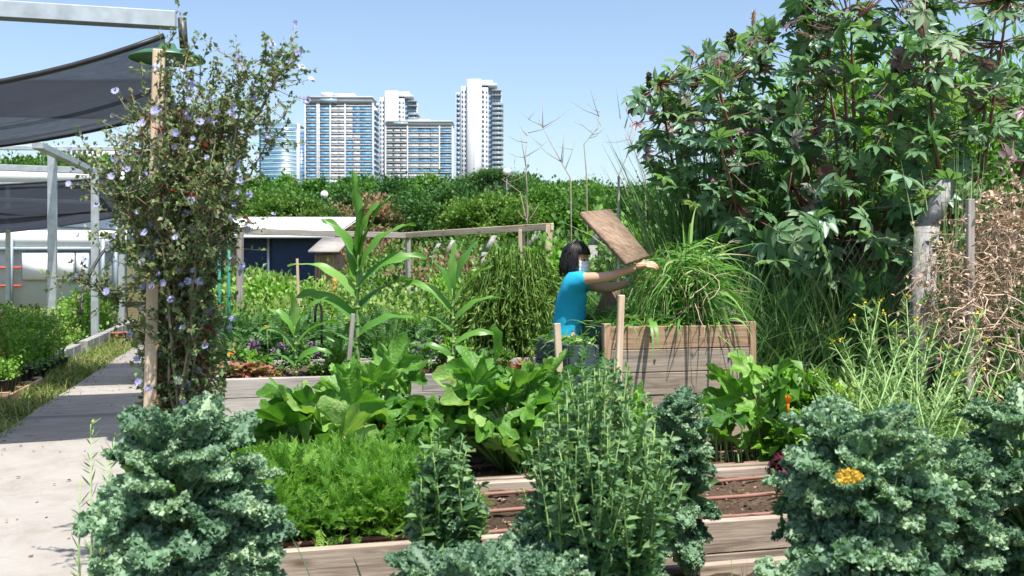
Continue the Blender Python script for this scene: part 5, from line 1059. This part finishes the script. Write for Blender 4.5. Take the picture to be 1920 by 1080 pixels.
def marigold(u, v, Y, label):
    p = px(u, v, Y); t = thing('marigold', p*[1, 1, 0], label, 'flower', 'orange marigolds'); g = Geo(); g.tube([[p[0]+.02, p[1]+.02, zM-.05 if Y < 9 else .4], p], [.003, .002], 4); g.build('stem', M['stem_green'], t)
    g = Geo(); K = 26; an = U(0, 6.28, K); g.scatter(t_simple(.3, .1, .1), np.tile(p, (K, 1)), np.stack([np.cos(an), np.sin(an), U(-.1, .9, K)], 1), np.stack([0*an, 0*an-.3, 0*an+1], 1), U(.02, .032, K)); g.build('petals', M['petal_orange'], t)
for u, v, Y, lab in ((415, 684, 7.95, 'marigold left of the lettuces'), (432, 665, 8.3, 'marigold just above the lettuces'), (441, 656, 8.6, 'marigold highest beside the chicory'), (398, 690, 8.0, 'marigold lowest behind the chicory stems'), (500, 613, 10, 'marigold among the far tomato leaves, left'), (531, 625, 9.8, 'marigold among the far tomato leaves, right')): marigold(u, v, Y, lab)
for k in range(14): bush('weed', gx(400+k*41, U(8.0, 8.9), zM), (.13, .12, U(.08, .16)), 260, .055, ['tomato', 'shrub', 'shrub_bright'][k % 3], ORD[k]+' small leafy herb in the corn bed, counted from the chicory', 'herb', 'herbs between the corn stalks', ncl=9)
for k, (u, Y) in enumerate(((470, 10.), (540, 10.3), (575, 10.2), (800, 10.2), (840, 10.3), (880, 10.1), (915, 10.2))): bush('purple_basil', gx(u, Y, .45), (.14, .12, .10), 240, .055, 'purple_basil', ORD[k]+' low purple leaved herb from the left in the far bed', 'herb', 'purple herbs in the far bed', ncl=9)
grassmass('chives', 'thin chives growing behind the stake and corn', np.array([gx(u, y, zM) for u, y in zip(U(700, 760, 240), U(8.2, 8.9, 240))]), .15, .42, .008, 'grass', .3, 4, .1, None)
# tomato rows and bushes
for k in range(15):
    u = 440+k*32+U(-8, 8); bush('tomato_plant', gx(u, U(10.5, 11.1), .40), (U(.26, .36), .25, U(.17, .27)), 330, .13, 'tomato', ORD[k]+' drooping tomato plant of the far bed, counted from the chicory', 'tomato plant', 'tomato plants in the far bed', T=PINNATE, ncl=20, spread=.3, up=-.05)
for k, (u, v, Y, rx, mat, lab) in enumerate(((500, 560, 13.5, 1.0, 'meadow', 'pale low bush before the blue shed'), (590, 545, 14, 1.1, 'meadow', 'pale low bush left of the tallest corn'), (690, 530, 14.5, 1.2, 'shrub', 'green bush behind the tallest corn stalk'), (780, 510, 14, 1.1, 'shrub', 'green bush between the two tall corn plants'), (860, 500, 14.5, 1., 'shrub_bright', 'bright bush behind the slender corn'), (640, 520, 17, 1.2, 'meadow', 'pale bush right of the small hut'), (440, 560, 12.8, .7, 'shrub', 'green bush just right of the chicory'), (380, 590, 12.2, .7, 'shrub', 'green bush behind the chicory stems'), (730, 550, 12.5, .7, 'meadow', 'low weedy bush behind the tomato row'), (560, 585, 12.3, .7, 'shrub_bright', 'light weedy bush behind the tomato row'))):
    h = vtop(v, Y); bush('garden_bush', gx(u, Y), (rx, .8, h/2), 3600, .075, mat, lab, 'bush', 'bushes beyond the beds', ncl=50, spread=.25, shell=.3)
o = grassmass('meadow_plants', 'pale weedy meadow beyond the vegetable beds', region(15000, 380, 1120, 12, 26), .25, .62, .03, 'meadow', .8, 3, .5)
# feathery cascade bush behind the woman
def feathery(loc, rx, h, label, K=5200):
    t = thing('feathery_bush', loc, label, 'bush'); loc = np.array(loc, float); g = Geo(); LP = []; LD = []
    for k in range(260):
        an = U(0, 6.28); r = rx*U(.35, 1.15); top = loc+[math.cos(an)*r*.5, math.sin(an)*r*.4, h*U(.75, 1.05)]; end = loc+[math.cos(an)*r, math.sin(an)*r*.8, h*U(.1, .75)]
        P = [loc+[0, 0, .1], loc*.4+top*.6+[0, 0, .1], top, top*.45+end*.55+[0, 0, .07], end]; g.tube(P, [.006, .005, .004, .003, .0015], 4)
        for q in range(34):
            s = U(0, 1); a_, b_ = (P[2], P[3]) if s < .5 else (P[3], P[4]); f = (s*2) % 1; LP.append(a_*(1-f)+b_*f); LD.append((b_-a_))
    g.build('stem', M['asparagus'], t); K = len(LP); Geo().scatter(NARROW4, np.array(LP), nrm(np.array(LD))+rng.normal(size=(K, 3))*.5, rdir(K), U(.04, .09, K)).build('foliage', M['asparagus'], t)['kind'] = 'stuff'
feathery(gx(965, 9.6), .62, 1.55, 'feathery drooping green bush left of the woman')
feathery(gx(905, 9.9), .42, 1.3, 'smaller feathery bush behind the slender corn')
# small leafy stems and blue flowers at the woman's hip
bush('tomato_plant', gx(1085, 6.0, .2), (.17, .12, .36), 200, .11, 'tomato', 'tomato plant in front of the woman by the short pale stake', 'tomato plant', None, T=PINNATE, ncl=18, spread=.3)
bush('blue_flowers', gx(1034, 6.1, .3), (.10, .08, .26), 260, .03, 'petal_blue', 'blue flowering plant at the hip of the woman', 'flowers', None, ncl=14)

# ------------------------------------------------------------------ cut grass
t = thing('grass_armful', px(1270, 520, 6.55), 'big armful of long cut grass the woman holds over the box', 'grass'); g = Geo(); c0 = px(1222, 505, 6.62)
K = 1200; C = px(1282, 532, 6.74)+rng.normal(size=(K, 3))*[.075, .09, .09]; D = nrm(rng.normal(size=(K, 3))*[1, .7, .8]+[.3, -.1, .05]); g.blades(C, D, U(.14, .38, K), .012*U(.5, 1.6, K), 1.8*U(.3, 1.6, K), 6, wob=.14)
K = 380; C = px(1238, 508, 6.66)+rng.normal(size=(K, 3))*[.05, .06, .05]; D = nrm(rng.normal(size=(K, 3))*[.4, .3, .35]+[-.45, -.1, -.75]); g.blades(C, D, U(.2, .42, K), .008, .5, 5, wob=.1)
K = 80; C = px(1300, 530, 6.7)+rng.normal(size=(K, 3))*[.05, .1, .1]; D = nrm(rng.normal(size=(K, 3))*[.5, .5, .5]+[.7, -.1, .25]); g.blades(C, D, U(.35, .6, K), .02, 1.1*U(.6, 1.6, K), 9, wob=.05)
K = 16; C = px(1285, 490, 6.7)+rng.normal(size=(K, 3))*[.06, .1, .06]; D = nrm(rng.normal(size=(K, 3))*[.35, .5, .3]+[.5, -.1, .8]); g.blades(C, D, U(.3, .5, K), .022, 1.5, 9, wob=.04)
g.build('grass_blades', M['grass_cut'], t)['kind'] = 'stuff'
g = Geo()
for k in range(30):
    p = px(U(1200, 1350), U(480, 580), 6.5+U(-.1, .2)); d = rdir(1)[0]; P = [p]
    for q in range(6): d = nrm(d+rng.normal(size=3)*.4+[0, 0, -.15]); P.append(P[-1]+d*.06)
    g.tube(P, .0025, 4)
g.build('dry_stem', M['dry'], t)
t = thing('grass_clippings', ab(2.6, 6.4, 1.0), 'heap of cut grass and squash leaves filling the compost box', 'grass clippings'); g = Geo(); K = 2600; a, b = U(2.19, 3.06, K), U(6.03, 6.9, K); z = .98+.15*np.exp(-((a-2.6)/.4)**2)*U(0, 1, K)+U(-.03, .03, K)
P = np.array([ab(x, y, q) for x, y, q in zip(a, b, z)]); g.blades(P, rng.normal(size=(K, 3))*[1, 1, .28]+[0, .12, .12], U(.10, .30, K)*np.clip((b-5.9)*3, .35, 1), .013*U(.5, 1.6, K), .7, 5, wob=.12)
K = 12; a = U(2.2, 3.05, K); P = np.array([ab(x, 5.96, 1.045) for x in a]); g.blades(P, rng.normal(size=(K, 3))*[.6, .2, .1]+[0, -.75, .35], U(.08, .22, K), .012, 2.4, 7)
P = np.array([ab(2.43, 5.97, 1.05), ab(2.44, 5.95, 1.05)]); g.blades(P, np.array([[0, -.6, .5], [.1, -.6, .4]]), [.46, .30], .034, 3.2, 12)
P = np.array([ab(2.98, 6.0, 1.06), ab(2.68, 6.0, 1.06), ab(3.1, 6.2, 1.05)]); g.blades(P, np.array([[.5, -.5, .4], [-.2, -.6, .4], [.7, -.2, .5]]), [.35, .28, .4], .02, 2.6, 10)
g.build('grass_blades', M['grass_cut'], t)['kind'] = 'stuff'
for k in range(22): inst(LSQ[k % 6], 'wilted_leaf', t, ab(U(2.2, 3.0), U(6.0, 6.7), .98+U(0, .09)), rdir(1)[0]*[1, 1, .3], rdir(1)[0]*.6+[0, 0, 1], U(.10, .2))
K = 900; u = U(1100, 1215, K); g = Geo(); a, b = U(1.94, 2.2, K), U(6.03, 6.7, K); P = np.array([ab(x, y, .88+U(0, .08)) for x, y in zip(a, b)]); o = g.blades(P, rng.normal(size=(K, 3))*[1, 1, .15]+[0, .1, .0], U(.06, .18, K), .010, .7, 5, wob=.1).build('grass_clippings', M['grass_cut']); tag(o, 'cut grass lying in the dark bin left of the box', 'grass clippings', None, 'stuff')
# side bin left of the box (second compartment), shade put into its dark boards
sb = thing('compost_bin', ab(1.92, 6.0), 'compost bin joined to the left of the box, shade put into its dark colour', 'compost bin', rz=YAW)
for r in range(6):
    z = .92-.07-r*.148
    plank(sb, (.10, .02, z), .21, .034, .144, M['wood_shade'], var=('sb', r)); plank(sb, (0, .38, z), .72, .034, .144, M['wood_shade'], rot=(0, 0, math.pi/2), var=('sc', r)); plank(sb, (.10, .76, z), .21, .034, .144, M['wood_shade'], var=('sd', r))

# ------------------------------------------------------------------ chicory column
base = ab(-.40, 4.5, 0); ct = thing('chicory_plant', base, 'tall chicory column with blue flowers tied to a stake', 'chicory')
tg = [(250, 190), (232, 250), (300, 85), (350, 78), (400, 112), (450, 92), (500, 78), (556, 66), (552, 160), (225, 330), (262, 270), (210, 420), (520, 80), (480, 150), (198, 290), (168, 258), (430, 210), (258, 330), (320, 110), (345, 150), (365, 210), (285, 300), (240, 300), (390, 300), (410, 340), (440, 400), (380, 430), (225, 380), (375, 95), (330, 180), (270, 210), (420, 160), (535, 85), (395, 180), (350, 260), (310, 240), (460, 120), (130, 495), (272, 150)]
sg = Geo(); tips = []; nodes = []
for k, (u, v) in enumerate(tg):
    Y = 4.3+U(-.32, .3); tip = px(u, v+26, Y); b0 = px(U(305, 375), 900, 4.5+U(-.12, .12)); b0[2] = .25
    mid = px(312+U(-58, 76), 560-(0 if v < 450 else -120)+U(-40, 40), 4.32+U(-.22, .2)); m2 = px((u*.6+335*.4), (v*.62+500*.38)+(U(-10, 30)), Y)
    ctrl = np.array([b0, mid, m2, tip]); tt = np.linspace(0, 1, 22)[:, None]; P = (1-tt)**3*ctrl[0]+3*(1-tt)**2*tt*ctrl[1]*1+3*(1-tt)*tt**2*ctrl[2]+tt**3*ctrl[3]; P[1:-1] += rng.normal(size=(20, 3))*.008
    sg.tube(P, np.linspace(.008, .0022, 22), 5); nodes += [(P[i], nrm(P[i]-P[i-1])) for i in range(3, 22)]
lp_ = []; ld_ = []; fpos = []
nd = list(nodes)
for k in range(1500):
    p, d = nd[rng.integers(0, len(nd))]
    if p[2] < .75 and U(0, 1) < .6: continue
    L = U(.04, .20); dd = nrm(d*.5+rng.normal(size=3)*.8+[0, 0, .05]); P = [p, p+dd*L*.5, p+dd*L+[0, 0, .02]]; sg.tube(P, [.0022, .0018, .0012], 3)
    for q in range(7): f = q/6; c = P[0]*(1-f)+P[2]*f; n_ = rng.integers(1, 5); [(lp_.append(c+rng.normal(size=3)*.004), ld_.append(nrm(rng.normal(size=3)+dd*.6))) for _ in range(n_)]
    fpos.append((P[2], dd))
sg.build('stems', M['stem_brown'], ct)
for p, d in nd:
    for _ in range(8 if p[2] > 1.1 else 5): lp_.append(p+rng.normal(size=3)*.008); ld_.append(nrm(rng.normal(size=3)+d*.4))
K = len(lp_); Geo().scatter(LEAF4, np.array(lp_), np.array(ld_), rdir(K)+[0, -.2, .7], U(.010, .032, K)).build('leaves', M['chicory'], ct)['kind'] = 'stuff'
K = 2600; q = U(0, 1, K); P = np.array([px(U(288, 388)+(U(-35, 60) if z > .6 else 0), 830-620*z, 4.45+U(-.14, .16)) for z in q]); Geo().scatter(t_simple(.2, .15, .4), P, rng.normal(size=(K, 3))+[0, 0, -.5], rdir(K), U(.025, .095, K)).build('withered_leaves', M['chic_brown'], ct)['kind'] = 'stuff'
K = 1500; q = U(0, 1, K); P = np.array([px(U(270, 420), 850-280*z, 4.45+U(-.17, .16)) for z in q]); Geo().scatter(t_simple(.2, .15, .3), P, rng.normal(size=(K, 3)), rdir(K), U(.02, .06, K)).build('lower_leaves', M['chicory'], ct)['kind'] = 'stuff'
g = Geo(); K = 15; an = np.arange(K)*math.tau/K
tp_ = (np.array([[0, 0, 0], [-.12, .6, .03], [.12, .6, .03], [-.10, 1, -.02], [.10, 1, -.02]]), [(np.array([[0, 2, 1]]), 0), (np.array([[1, 2, 4, 3]]), 0)])
g.scatter(tp_, np.zeros((K, 3)), np.stack([np.cos(an), np.sin(an), 0*an+.28], 1), np.tile([0, 0, 1.], (K, 1)), U(.85, 1.1, K)); g.scatter(NARROW, np.zeros((5, 3)), rng.normal(size=(5, 3))*.3+[0, 0, 1], rdir(5), .35); FL = g.mesh('chicory_flower', M['petal_blue'])
sel = rng.permutation(len(fpos))[:320]
for k in sel:
    p, d = fpos[k]; inst(FL, 'flower', ct, p, nrm(rng.normal(size=3)*[1, .3, 1]), nrm(np.array([U(-.6, .6), -.8, U(0, .9)])), U(.011, .020))
g = Geo()
for (u0, v0, u1, v1) in ((285, 238, 312, 240), (345, 242, 365, 255), (300, 300, 330, 290), (330, 285, 375, 290), (300, 345, 340, 360), (345, 355, 380, 372), (275, 372, 290, 368), (378, 260, 392, 278)):
    pa, pb = px(u0, v0, 4.12), px(u1, v1, 4.15); g.tube([pa, (pa+pb)/2+[0, -.01, -.01], pb], [.002, .0045, .002], 5)
o = g.build('red_ribbon', M['red']); tag(o, 'red ribbon tying the chicory stems to the stake', 'ribbon')

# ------------------------------------------------------------------ kale
def kale(loc, z0, r, h, n, label, smin=.26, smax=.36, name='kale_plant', bare=.18, yellow=(), L=LK, sq=1.):
    base = np.array([loc[0], loc[1], z0], float); t = thing(name, base, label, 'kale', 'curly kale in the nearest bed'); g = Geo(); g.tube([base, base+[.02, 0, h*.4], base+[-.01, 0, h*.85]], [.024, .02, .012], 8)
    for i in range(n):
        q = (i+.5)/n; an = i*2.39996; hz = h*(bare+(1-bare)*q); e = -.35+1.5*q**1.6; reach = r*(.35+.75*math.sin(math.pi*min(1, (.15+.85*(1-q))))**.7)*U(.55, 1.0); s = U(smin, smax)*(1-.35*q**3)
        o_ = np.array([math.cos(an), math.sin(an)*sq, 0]); p0 = base+[0, 0, hz*.75]; p = base+o_*max(0, reach-s*.6)+[0, 0, hz+(-.05 if q < .4 else 0)]
        g.tube([p0, p0*.4+p*.6+[0, 0, .03], p], [.008, .006, .005], 5); d = nrm(o_*math.cos(e)+np.array([0, 0, math.sin(e)])+rng.normal(size=3)*.22); N = nrm(np.array([0, 0, 1.])*math.cos(e)-o_*math.sin(e)*.9+rng.normal(size=3)*.35+[0, -.15, 0]); inst(L[i % len(L)], 'leaf', t, p, d, N, s)
    for (u, v, Y) in yellow: inst(LKy[0], 'leaf', t, px(u, v, Y), np.array([.75, -.1, .35]), np.array([0, -.5, .9]), .085)['label'] = 'yellowed leaf'
    g.build('stem', M['mustard'], t); return t
kale(gx(345, 3.42), .12, .25, .70, 140, 'large blue green curly kale in the left foreground', .15, .30)
kale(gx(310, 3.3), .02, .25, .34, 60, 'kale spreading low beneath the big left kale', .17, .27)
kale(gx(450, 3.5), .08, .12, .44, 40, 'side of the left kale that touches the carrots', .15, .24)
kale(gx(225, 2.95), .0, .16, .22, 40, 'low green kale at the bottom left under the large one', .15, .2, L=lib(kale_leaf, M['kale_green'], 3, 'green_kale_leaf'))
kale(gx(1615, 3.35), .15, .24, .70, 130, 'largest kale at the right with a yellow leaf', .15, .29, yellow=((1562, 905, 2.98),))
kale(gx(1500, 3.15), .0, .17, .34, 60, 'kale spreading low below the one with the yellow leaf', .18, .27)
kale(gx(1680, 3.1), .0, .22, .24, 50, 'low kale along the bottom edge, right', .18, .27)
kale(gx(1770, 3.6), .15, .16, .56, 60, 'kale between the yellow leafed one and the right edge', .15, .24)
kale(gx(1920, 3.75), .18, .22, .66, 80, 'kale cut off by the right edge', .16, .27)
kale(gx(1090, 3.4), .08, .20, .46, 100, 'curly kale going to seed in the centre foreground', .14, .26)
kale(gx(1180, 3.25), .0, .18, .32, 60, 'low side growth of the seeding kale', .15, .24)
kale(gx(850, 3.0), .10, .20, .38, 80, 'low kale along the bottom edge, centre', .15, .22)
kale(gx(1272, 3.95), .25, .08, .60, 60, 'narrow darker kale right behind the seeding one', .12, .18)
kale(gx(1000, 2.95), .08, .19, .38, 70, 'low kale under the seeding kale', .15, .22)
kale(gx(1190, 2.9), .0, .17, .30, 50, 'low kale at the bottom edge right of the seeding kale', .15, .22)

# bolting shoots
def bolting(loc, z0, r, h, n, label, name='bolting_kale', leaf=26, mat='mustard', pods=False, ls=.07):
    base = np.array([loc[0], loc[1], z0], float); t = thing(name, base, label, 'kale', 'kale shoots gone to seed'); g = Geo(); LP = []; LD = []; LS = []
    for k in range(n):
        an = U(0, 6.28); rr = r*U(.1, 1)**.7; tip = base+[math.cos(an)*rr, math.sin(an)*rr, h*(1-.35*(rr/r)**2)*U(.75, 1.05)]; m = base*.5+tip*.5+[math.cos(an)*rr*.15+U(-.05, .05), U(-.05, .05), U(-.03, .03)]; P = [base+rng.normal(size=3)*[.03, .03, 0], m, tip]; g.tube(P, [.006, .004, .0015], 5)
        for q in range(leaf): f = U(.25, 1); c = (m*(1-(f-.5)*2)+tip*((f-.5)*2)) if f > .5 else (P[0]*(1-f*2)+m*f*2); LP.append(c); LD.append(nrm(rng.normal(size=3)*[1, 1, .4]+[0, 0, .65])); LS.append(ls*(1.5-f)*U(.6, 1.4))
    g.build('stem', M['stem_green'], t); K = len(LP); Geo().scatter(t_simple(.22, .15, .25), np.array(LP), np.array(LD), rdir(K)+[0, -.2, .6], np.array(LS)).build('leaves', M['kale_green'], t)['kind'] = 'stuff'
    return t
bolting(gx(1130, 3.35), .15, .30, .95, 130, 'leafy seed shoots rising from the centre kale', leaf=80, ls=.052)
bolting(gx(835, 3.6), .3, .13, .54, 30, 'narrow seeding kale in front of the carrots', leaf=50, ls=.06)
kale(gx(835, 3.65), .2, .09, .46, 44, 'narrow kale in front of the carrots', .12, .17)
bolting(gx(1590, 3.4), .3, .30, .56, 30, 'leafy seed shoots on top of the right kale', leaf=26, ls=.065)
bolting(gx(1280, 4.0), .4, .14, .52, 16, 'seed shoots on the narrow darker kale', leaf=30, ls=.06)
def podded(u, Y, z0, tips, label, np_=60, cat='mustard'):
    base = gx(u, Y, z0); t = thing('mustard_stalk', base, label, 'mustard plant', 'mustard stalks with pods and yellow flowers'); g = Geo(); LP = []; LD = []; FP_ = []
    for (tu, tv, tY) in tips:
        tip = px(tu, tv, tY); P = [base, base*.5+tip*.5+rng.normal(size=3)*.03, tip]; g.tube(P, [.006, .004, .0015], 6)
        for q in range(np_): f = U(.3, 1); c = P[1]*(1-(f-.5)*2)+P[2]*((f-.5)*2) if f > .5 else P[0]*(1-2*f)+P[1]*2*f; LP.append(c); LD.append(nrm(rng.normal(size=3)*[1, 1, .2]+nrm(tip-base)*1.1))
        FP_ += [tip+rng.normal(size=3)*.008 for _ in range(6 if u > 300 else 1)]
    g.build('stem', M['mustard'], t); K = len(LP); Geo().scatter((t_simple(.055, .05, -.1)), np.array(LP), np.array(LD), rdir(K), U(.04, .075, K)).build('pods', M['pod'], t)['kind'] = 'stuff'
    K = len(FP_); Geo().scatter(ROUND, np.array(FP_), rdir(K)+[0, 0, .5], rdir(K), U(.008, .016, K)).build('flowers', M['petal_yellow'], t)['kind'] = 'stuff'
podded(1615, 3.6, .55, ((1650, 565, 3.9), (1690, 640, 3.85), (1730, 620, 3.9)), 'three podded mustard stalks over the right kale')
podded(1690, 3.8, .55, ((1838, 590, 4.0), (1850, 640, 4.0), (1800, 700, 3.9)), 'mustard stalks leaning right with yellow flowers')
podded(1700, 4.6, .4, ((1580, 640, 4.9), (1620, 570, 5.0), (1640, 640, 4.9), (1680, 610, 5.1), (1740, 640, 4.9), (1760, 600, 5.), (1820, 620, 4.9), (1700, 560, 5.), (1530, 700, 4.9)), 'pod laden mustard thicket in front of the fence post', 90)
podded(1760, 4.2, .4, ((1600, 600, 4.6), (1660, 590, 4.8), (1720, 600, 4.6), (1780, 650, 4.4), (1560, 640, 4.8), (1700, 660, 4.5), (1890, 640, 4.5), (1840, 690, 4.4)), 'dense green podded mustard before the dry vines', 60)
podded(160, 3.7, .0, ((170, 795, 3.8), (215, 815, 3.8), (150, 900, 3.7), (200, 850, 3.7)), 'thin podded weed at the left of the large kale', 34)
bush('mustard_bush', gx(1680, 5.2), (.48, .25, .52), 5600, .055, 'pod', 'airy pod covered bush behind the right kale', 'mustard plant', T=NARROW4, ncl=70, spread=.25, up=.6, shell=.2)
bush('mustard_bush', gx(1850, 4.9), (.38, .25, .44), 3600, .055, 'pod', 'airy pod covered bush near the right edge', 'mustard plant', T=NARROW4, ncl=50, spread=.25, up=.6, shell=.2)
# yellow-green bolting lettuce
t = bush('bolting_lettuce', gx(1572, 6.1, .1), (.09, .09, .44), 1500, .045, 'lettuce_yellow', 'yellow green bolting lettuce behind the right squash', 'lettuce', T=ROUND, ncl=26, spread=.12, shell=.3)
bush('shrub', gx(1505, 5.9), (.22, .15, .45), 900, .10, 'shrub_bright', 'bright leafy plant between box and bolting lettuce', 'shrub', ncl=20)
# leeks in front
def leek(u, Y, z0, leaves, label):
    base = gx(u, Y, z0); t = thing('leek', base, label, 'leek', 'leeks at the front board'); Geo().tube([base-[0, 0, .05], base+[0, 0, .1]], [.012, .009], 7).build('stalk', M['mustard'], t)
    for k, (sx, sy, el, L, W, arch) in enumerate(leaves):
        V, F = ribbon_leaf(L, W, k+int(u), arch, 14, .02, .3); ge = Geo(); ge.add(V, F, 0.); me = ge.mesh('leek_leaf', M['kale']); inst(me, 'leaf', t, base+[0, 0, .05], nrm(np.array([sx, sy, el])), nrm(np.array([-sx*el, -sy*el, sx*sx+sy*sy+.02])), 1.)
leek(610, 3.45, .12, [(-.25, -.1, 1, .36, .026, .12), (.9, -.2, 1., .36, .026, .8), (-.9, -.2, .8, .2, .02, .9)], 'leek before the front board, left')
leek(700, 3.4, .1, [(-.15, -.1, 1, .3, .026, .1), (-.8, -.2, 1.2, .42, .028, .7), (.5, -.2, 1., .2, .02, .9)], 'leek before the front board, right')
grassmass('grass_tufts', 'grass blades along the bottom edge under the right kale', region(60, 1330, 1420, 3.1, 3.5), .25, .5, .012, 'grass', .9, 5, .4)

# ------------------------------------------------------------------ nursery pots, kerb blocks, verge
nk = thing('nursery_kerb', ab(-2.75, 15), 'row of grey concrete blocks edging the pot trays', 'kerb', rz=YAW)
for k, b in enumerate(np.arange(13.2, 24, .62)):
    if 16.9 < b < 17.3 : continue
    plank(nk, (U(-.01, .01), b-15+.3, .10), .60, .14, .20, M['concrete_post'], rot=(0, 0, math.pi/2), name='block', var=k % 4)
pal = thing('pallet', ab(-2.6, 11.4), 'reddish wooden pallet under the nearest seedling pots', 'pallet', rz=YAW)
for k in range(4): plank(pal, (-.9, .05+k*.5, .09), 2.0, .09, .022, M['wood_warm'], name='slat', var=k)
plank(pal, (-.9, -.02, .06), 2.0, .03, .10, M['wood_warm'], name='edge_board'); plank(pal, (.11, .75, .05), 1.6, .03, .08, M['wood_warm'], rot=(0, 0, math.pi/2), name='edge_board', var=2)
def pot_mesh(r, h, mat):
    g = Geo(); an = np.arange(14)*math.tau/14; pr = [(r*.72, 0), (r*.95, h*.86), (r*1.05, h*.86), (r*1.05, h), (r*.93, h), (r*.9, h*.9), (0, h*.9)]
    V = np.concatenate([np.stack([q*np.cos(an), q*np.sin(an), 0*an+z], 1) for q, z in pr]); g.add(V, [(np.array([[k*14+j, k*14+(j+1) % 14, (k+1)*14+(j+1) % 14, (k+1)*14+j] for k in range(len(pr)-1) for j in range(14)]), 0)], 0.); return g.mesh('pot', mat)
POT = pot_mesh(.068, .13, M['black'])
def seedling_mesh(K, r, h, size, mat, T=LEAF):
    P = np.stack([rng.normal(size=K)*r*.5, rng.normal(size=K)*r*.5, U(.05, 1, K)*h], 1); g = Geo().scatter(T, P, rng.normal(size=(K, 3))+[0, 0, .6], rdir(K)*.7+[0, -.2, .8], size*U(.6, 1.3, K))
    for k in range(4): a = U(0, 6.28); g.tube([[0, 0, 0], [math.cos(a)*r*.3, math.sin(a)*r*.3, h*.5], [math.cos(a)*r*.5, math.sin(a)*r*.5, h*.95]], .004, 4)
    return g.mesh('foliage', M[mat])
SM = {'short': [seedling_mesh(150, .10, .20, .045, m) for m in ('shrub_bright', 'meadow', 'shrub_bright')], 'tall': [seedling_mesh(230, .085, .74, .05, m) for m in ('meadow', 'shrub_bright', 'meadow')]}
def potted(a, b, z, kind, k, label, group):
    t = thing('potted_plant', ab(a, b, z), label, 'potted plant', group, rz=U(0, 6.28))
    for me, nm, dz in ((POT, 'pot', 0), (SM[kind][k % 3], 'foliage', .11)):
        o = bpy.data.objects.new(nm, me); COL.objects.link(o); o.parent = t; o.location = (0, 0, dz)
        if nm == 'foliage': o.scale = (1, 1, U(.6, 1.1)); o['kind'] = 'stuff'
n_ = 0
for r in range(3):
    for k in range(9): potted(-2.58-.155*k, 11.45+r*.17, .105, 'short', k+r, ORD[k]+' potted short seedling from the path, '+('front', 'middle', 'rear')[r]+' row on the pallet', 'short seedlings on the pallet'); n_ += 1
for r in range(10):
    for k in range(6 if r < 6 else 4): potted(-2.62-.21*k+U(-.02, .02), 12.15+r*.33, .10 if r < 3 else .02, 'tall', n_ := n_+1, ORD[k]+' potted tall seedling from the path in the '+ORD[r]+' row behind the pallet', 'tall seedlings beside the steel posts')
for r in range(12):
    for k in range(2): potted(-2.98-.2*k, 15.6+r*.27, .02, 'short' if r % 3 else 'tall', n_ := n_+1, ('nearer the blocks: ', 'away from the blocks: ')[k]+ORD[r]+' potted seedling along the concrete blocks', 'seedlings behind the concrete blocks')
for k in range(7): bush('nursery_shrub', ab(-4.4-.55*k+U(-.1, .1), 15.4+U(-1, 1)+k*.3), (.5, .5, U(.45, .62)), 1500, .065, ['meadow', 'shrub_bright', 'shrub'][k % 3], ORD[k]+' leafy nursery shrub from the steel posts under the nets', 'shrub', 'nursery shrubs under the nets', ncl=30)
for k in range(4): bush('nursery_shrub', ab(-3.3-.1*k, 21+k*1.3), (.45, .5, .5), 1300, .08, 'shrub_bright', ORD[k]+' nearest bright nursery shrub beyond the second steel post', 'shrub', 'bright shrubs beyond the steel posts', ncl=25)
TP = pot_mesh(.11, .2, M['terracotta'])
for k, (a, b, lab) in enumerate(((-2.52, 19.8, 'left terracotta pot at the foot of the second steel post'), (-2.30, 19.9, 'right terracotta pot beside the path'))): o = bpy.data.objects.new('terracotta_pot', TP); COL.objects.link(o); o.location = tuple(ab(a, b, 0)); tag(o, lab, 'pot')
K = 7500; a, b = U(-2.72, -1.98, K), U(7.4, 21, K); keep = (np.sin(b*2.3)+np.sin(b*5.1+a*4)+U(-1, 1.2, K)) > -.3; a, b = a[keep], b[keep]; K = len(a)
P = np.array([ab(x, y) for x, y in zip(a, b)]); o = Geo().blades(P, rng.normal(size=(K, 3))*.45+[0, 0, 1], U(.05, .22, K), .011, 1.2, 4).build('verge_grass', M['grass_dry']); tag(o, 'patchy grass verge between path and pots', 'grass', None, 'stuff')
K = 3500; P = np.array([ab(x, y) for x, y in zip(U(-5.5, -2.2, K), U(6.5, 11.3, K))]); o = Geo().blades(P, rng.normal(size=(K, 3))*.5+[0, 0, 1], U(.03, .12, K), .012, 1.2, 3).build('lawn_grass', M['grass_dry']); tag(o, 'short weedy grass left of the path', 'grass', None, 'stuff')
K = 2200; a, b = U(-2.7, -2.0, K), U(7.4, 24, K); o = Geo().scatter(t_simple(.4, .2, .1), np.array([ab(x, y, .012) for x, y in zip(a, b)]), rdir(K)*[1, 1, .2], rdir(K)*.4+[0, 0, 1], U(.015, .05, K)).build('leaf_litter', M['dry_chip']); tag(o, 'brown leaf litter along the path edge', 'litter', None, 'stuff')
o = tangle('litter', 'scrap of soil and dry stems on the pale concrete', 'litter', ab(-1.35, 4.95, .06), (.10, .07, .005), 30, .002, 'stem_brown', 3, 0, 3, .05, lsize=.01)

K = 420; a, b = np.concatenate([U(-2.0, -.7, K//2), -2.0+np.abs(rng.normal(size=K//2))*.12]), U(4.5, 20, K); o = Geo().scatter(t_simple(.4, .2, .1), np.array([ab(x, y, .062) for x, y in zip(a, b)]), rdir(K)*[1, 1, .15], rdir(K)*.3+[0, 0, 1], U(.008, .035, K)).build('path_litter', M['dry_chip']); tag(o, 'dry leaf scraps blown over the concrete path', 'litter', None, 'stuff')
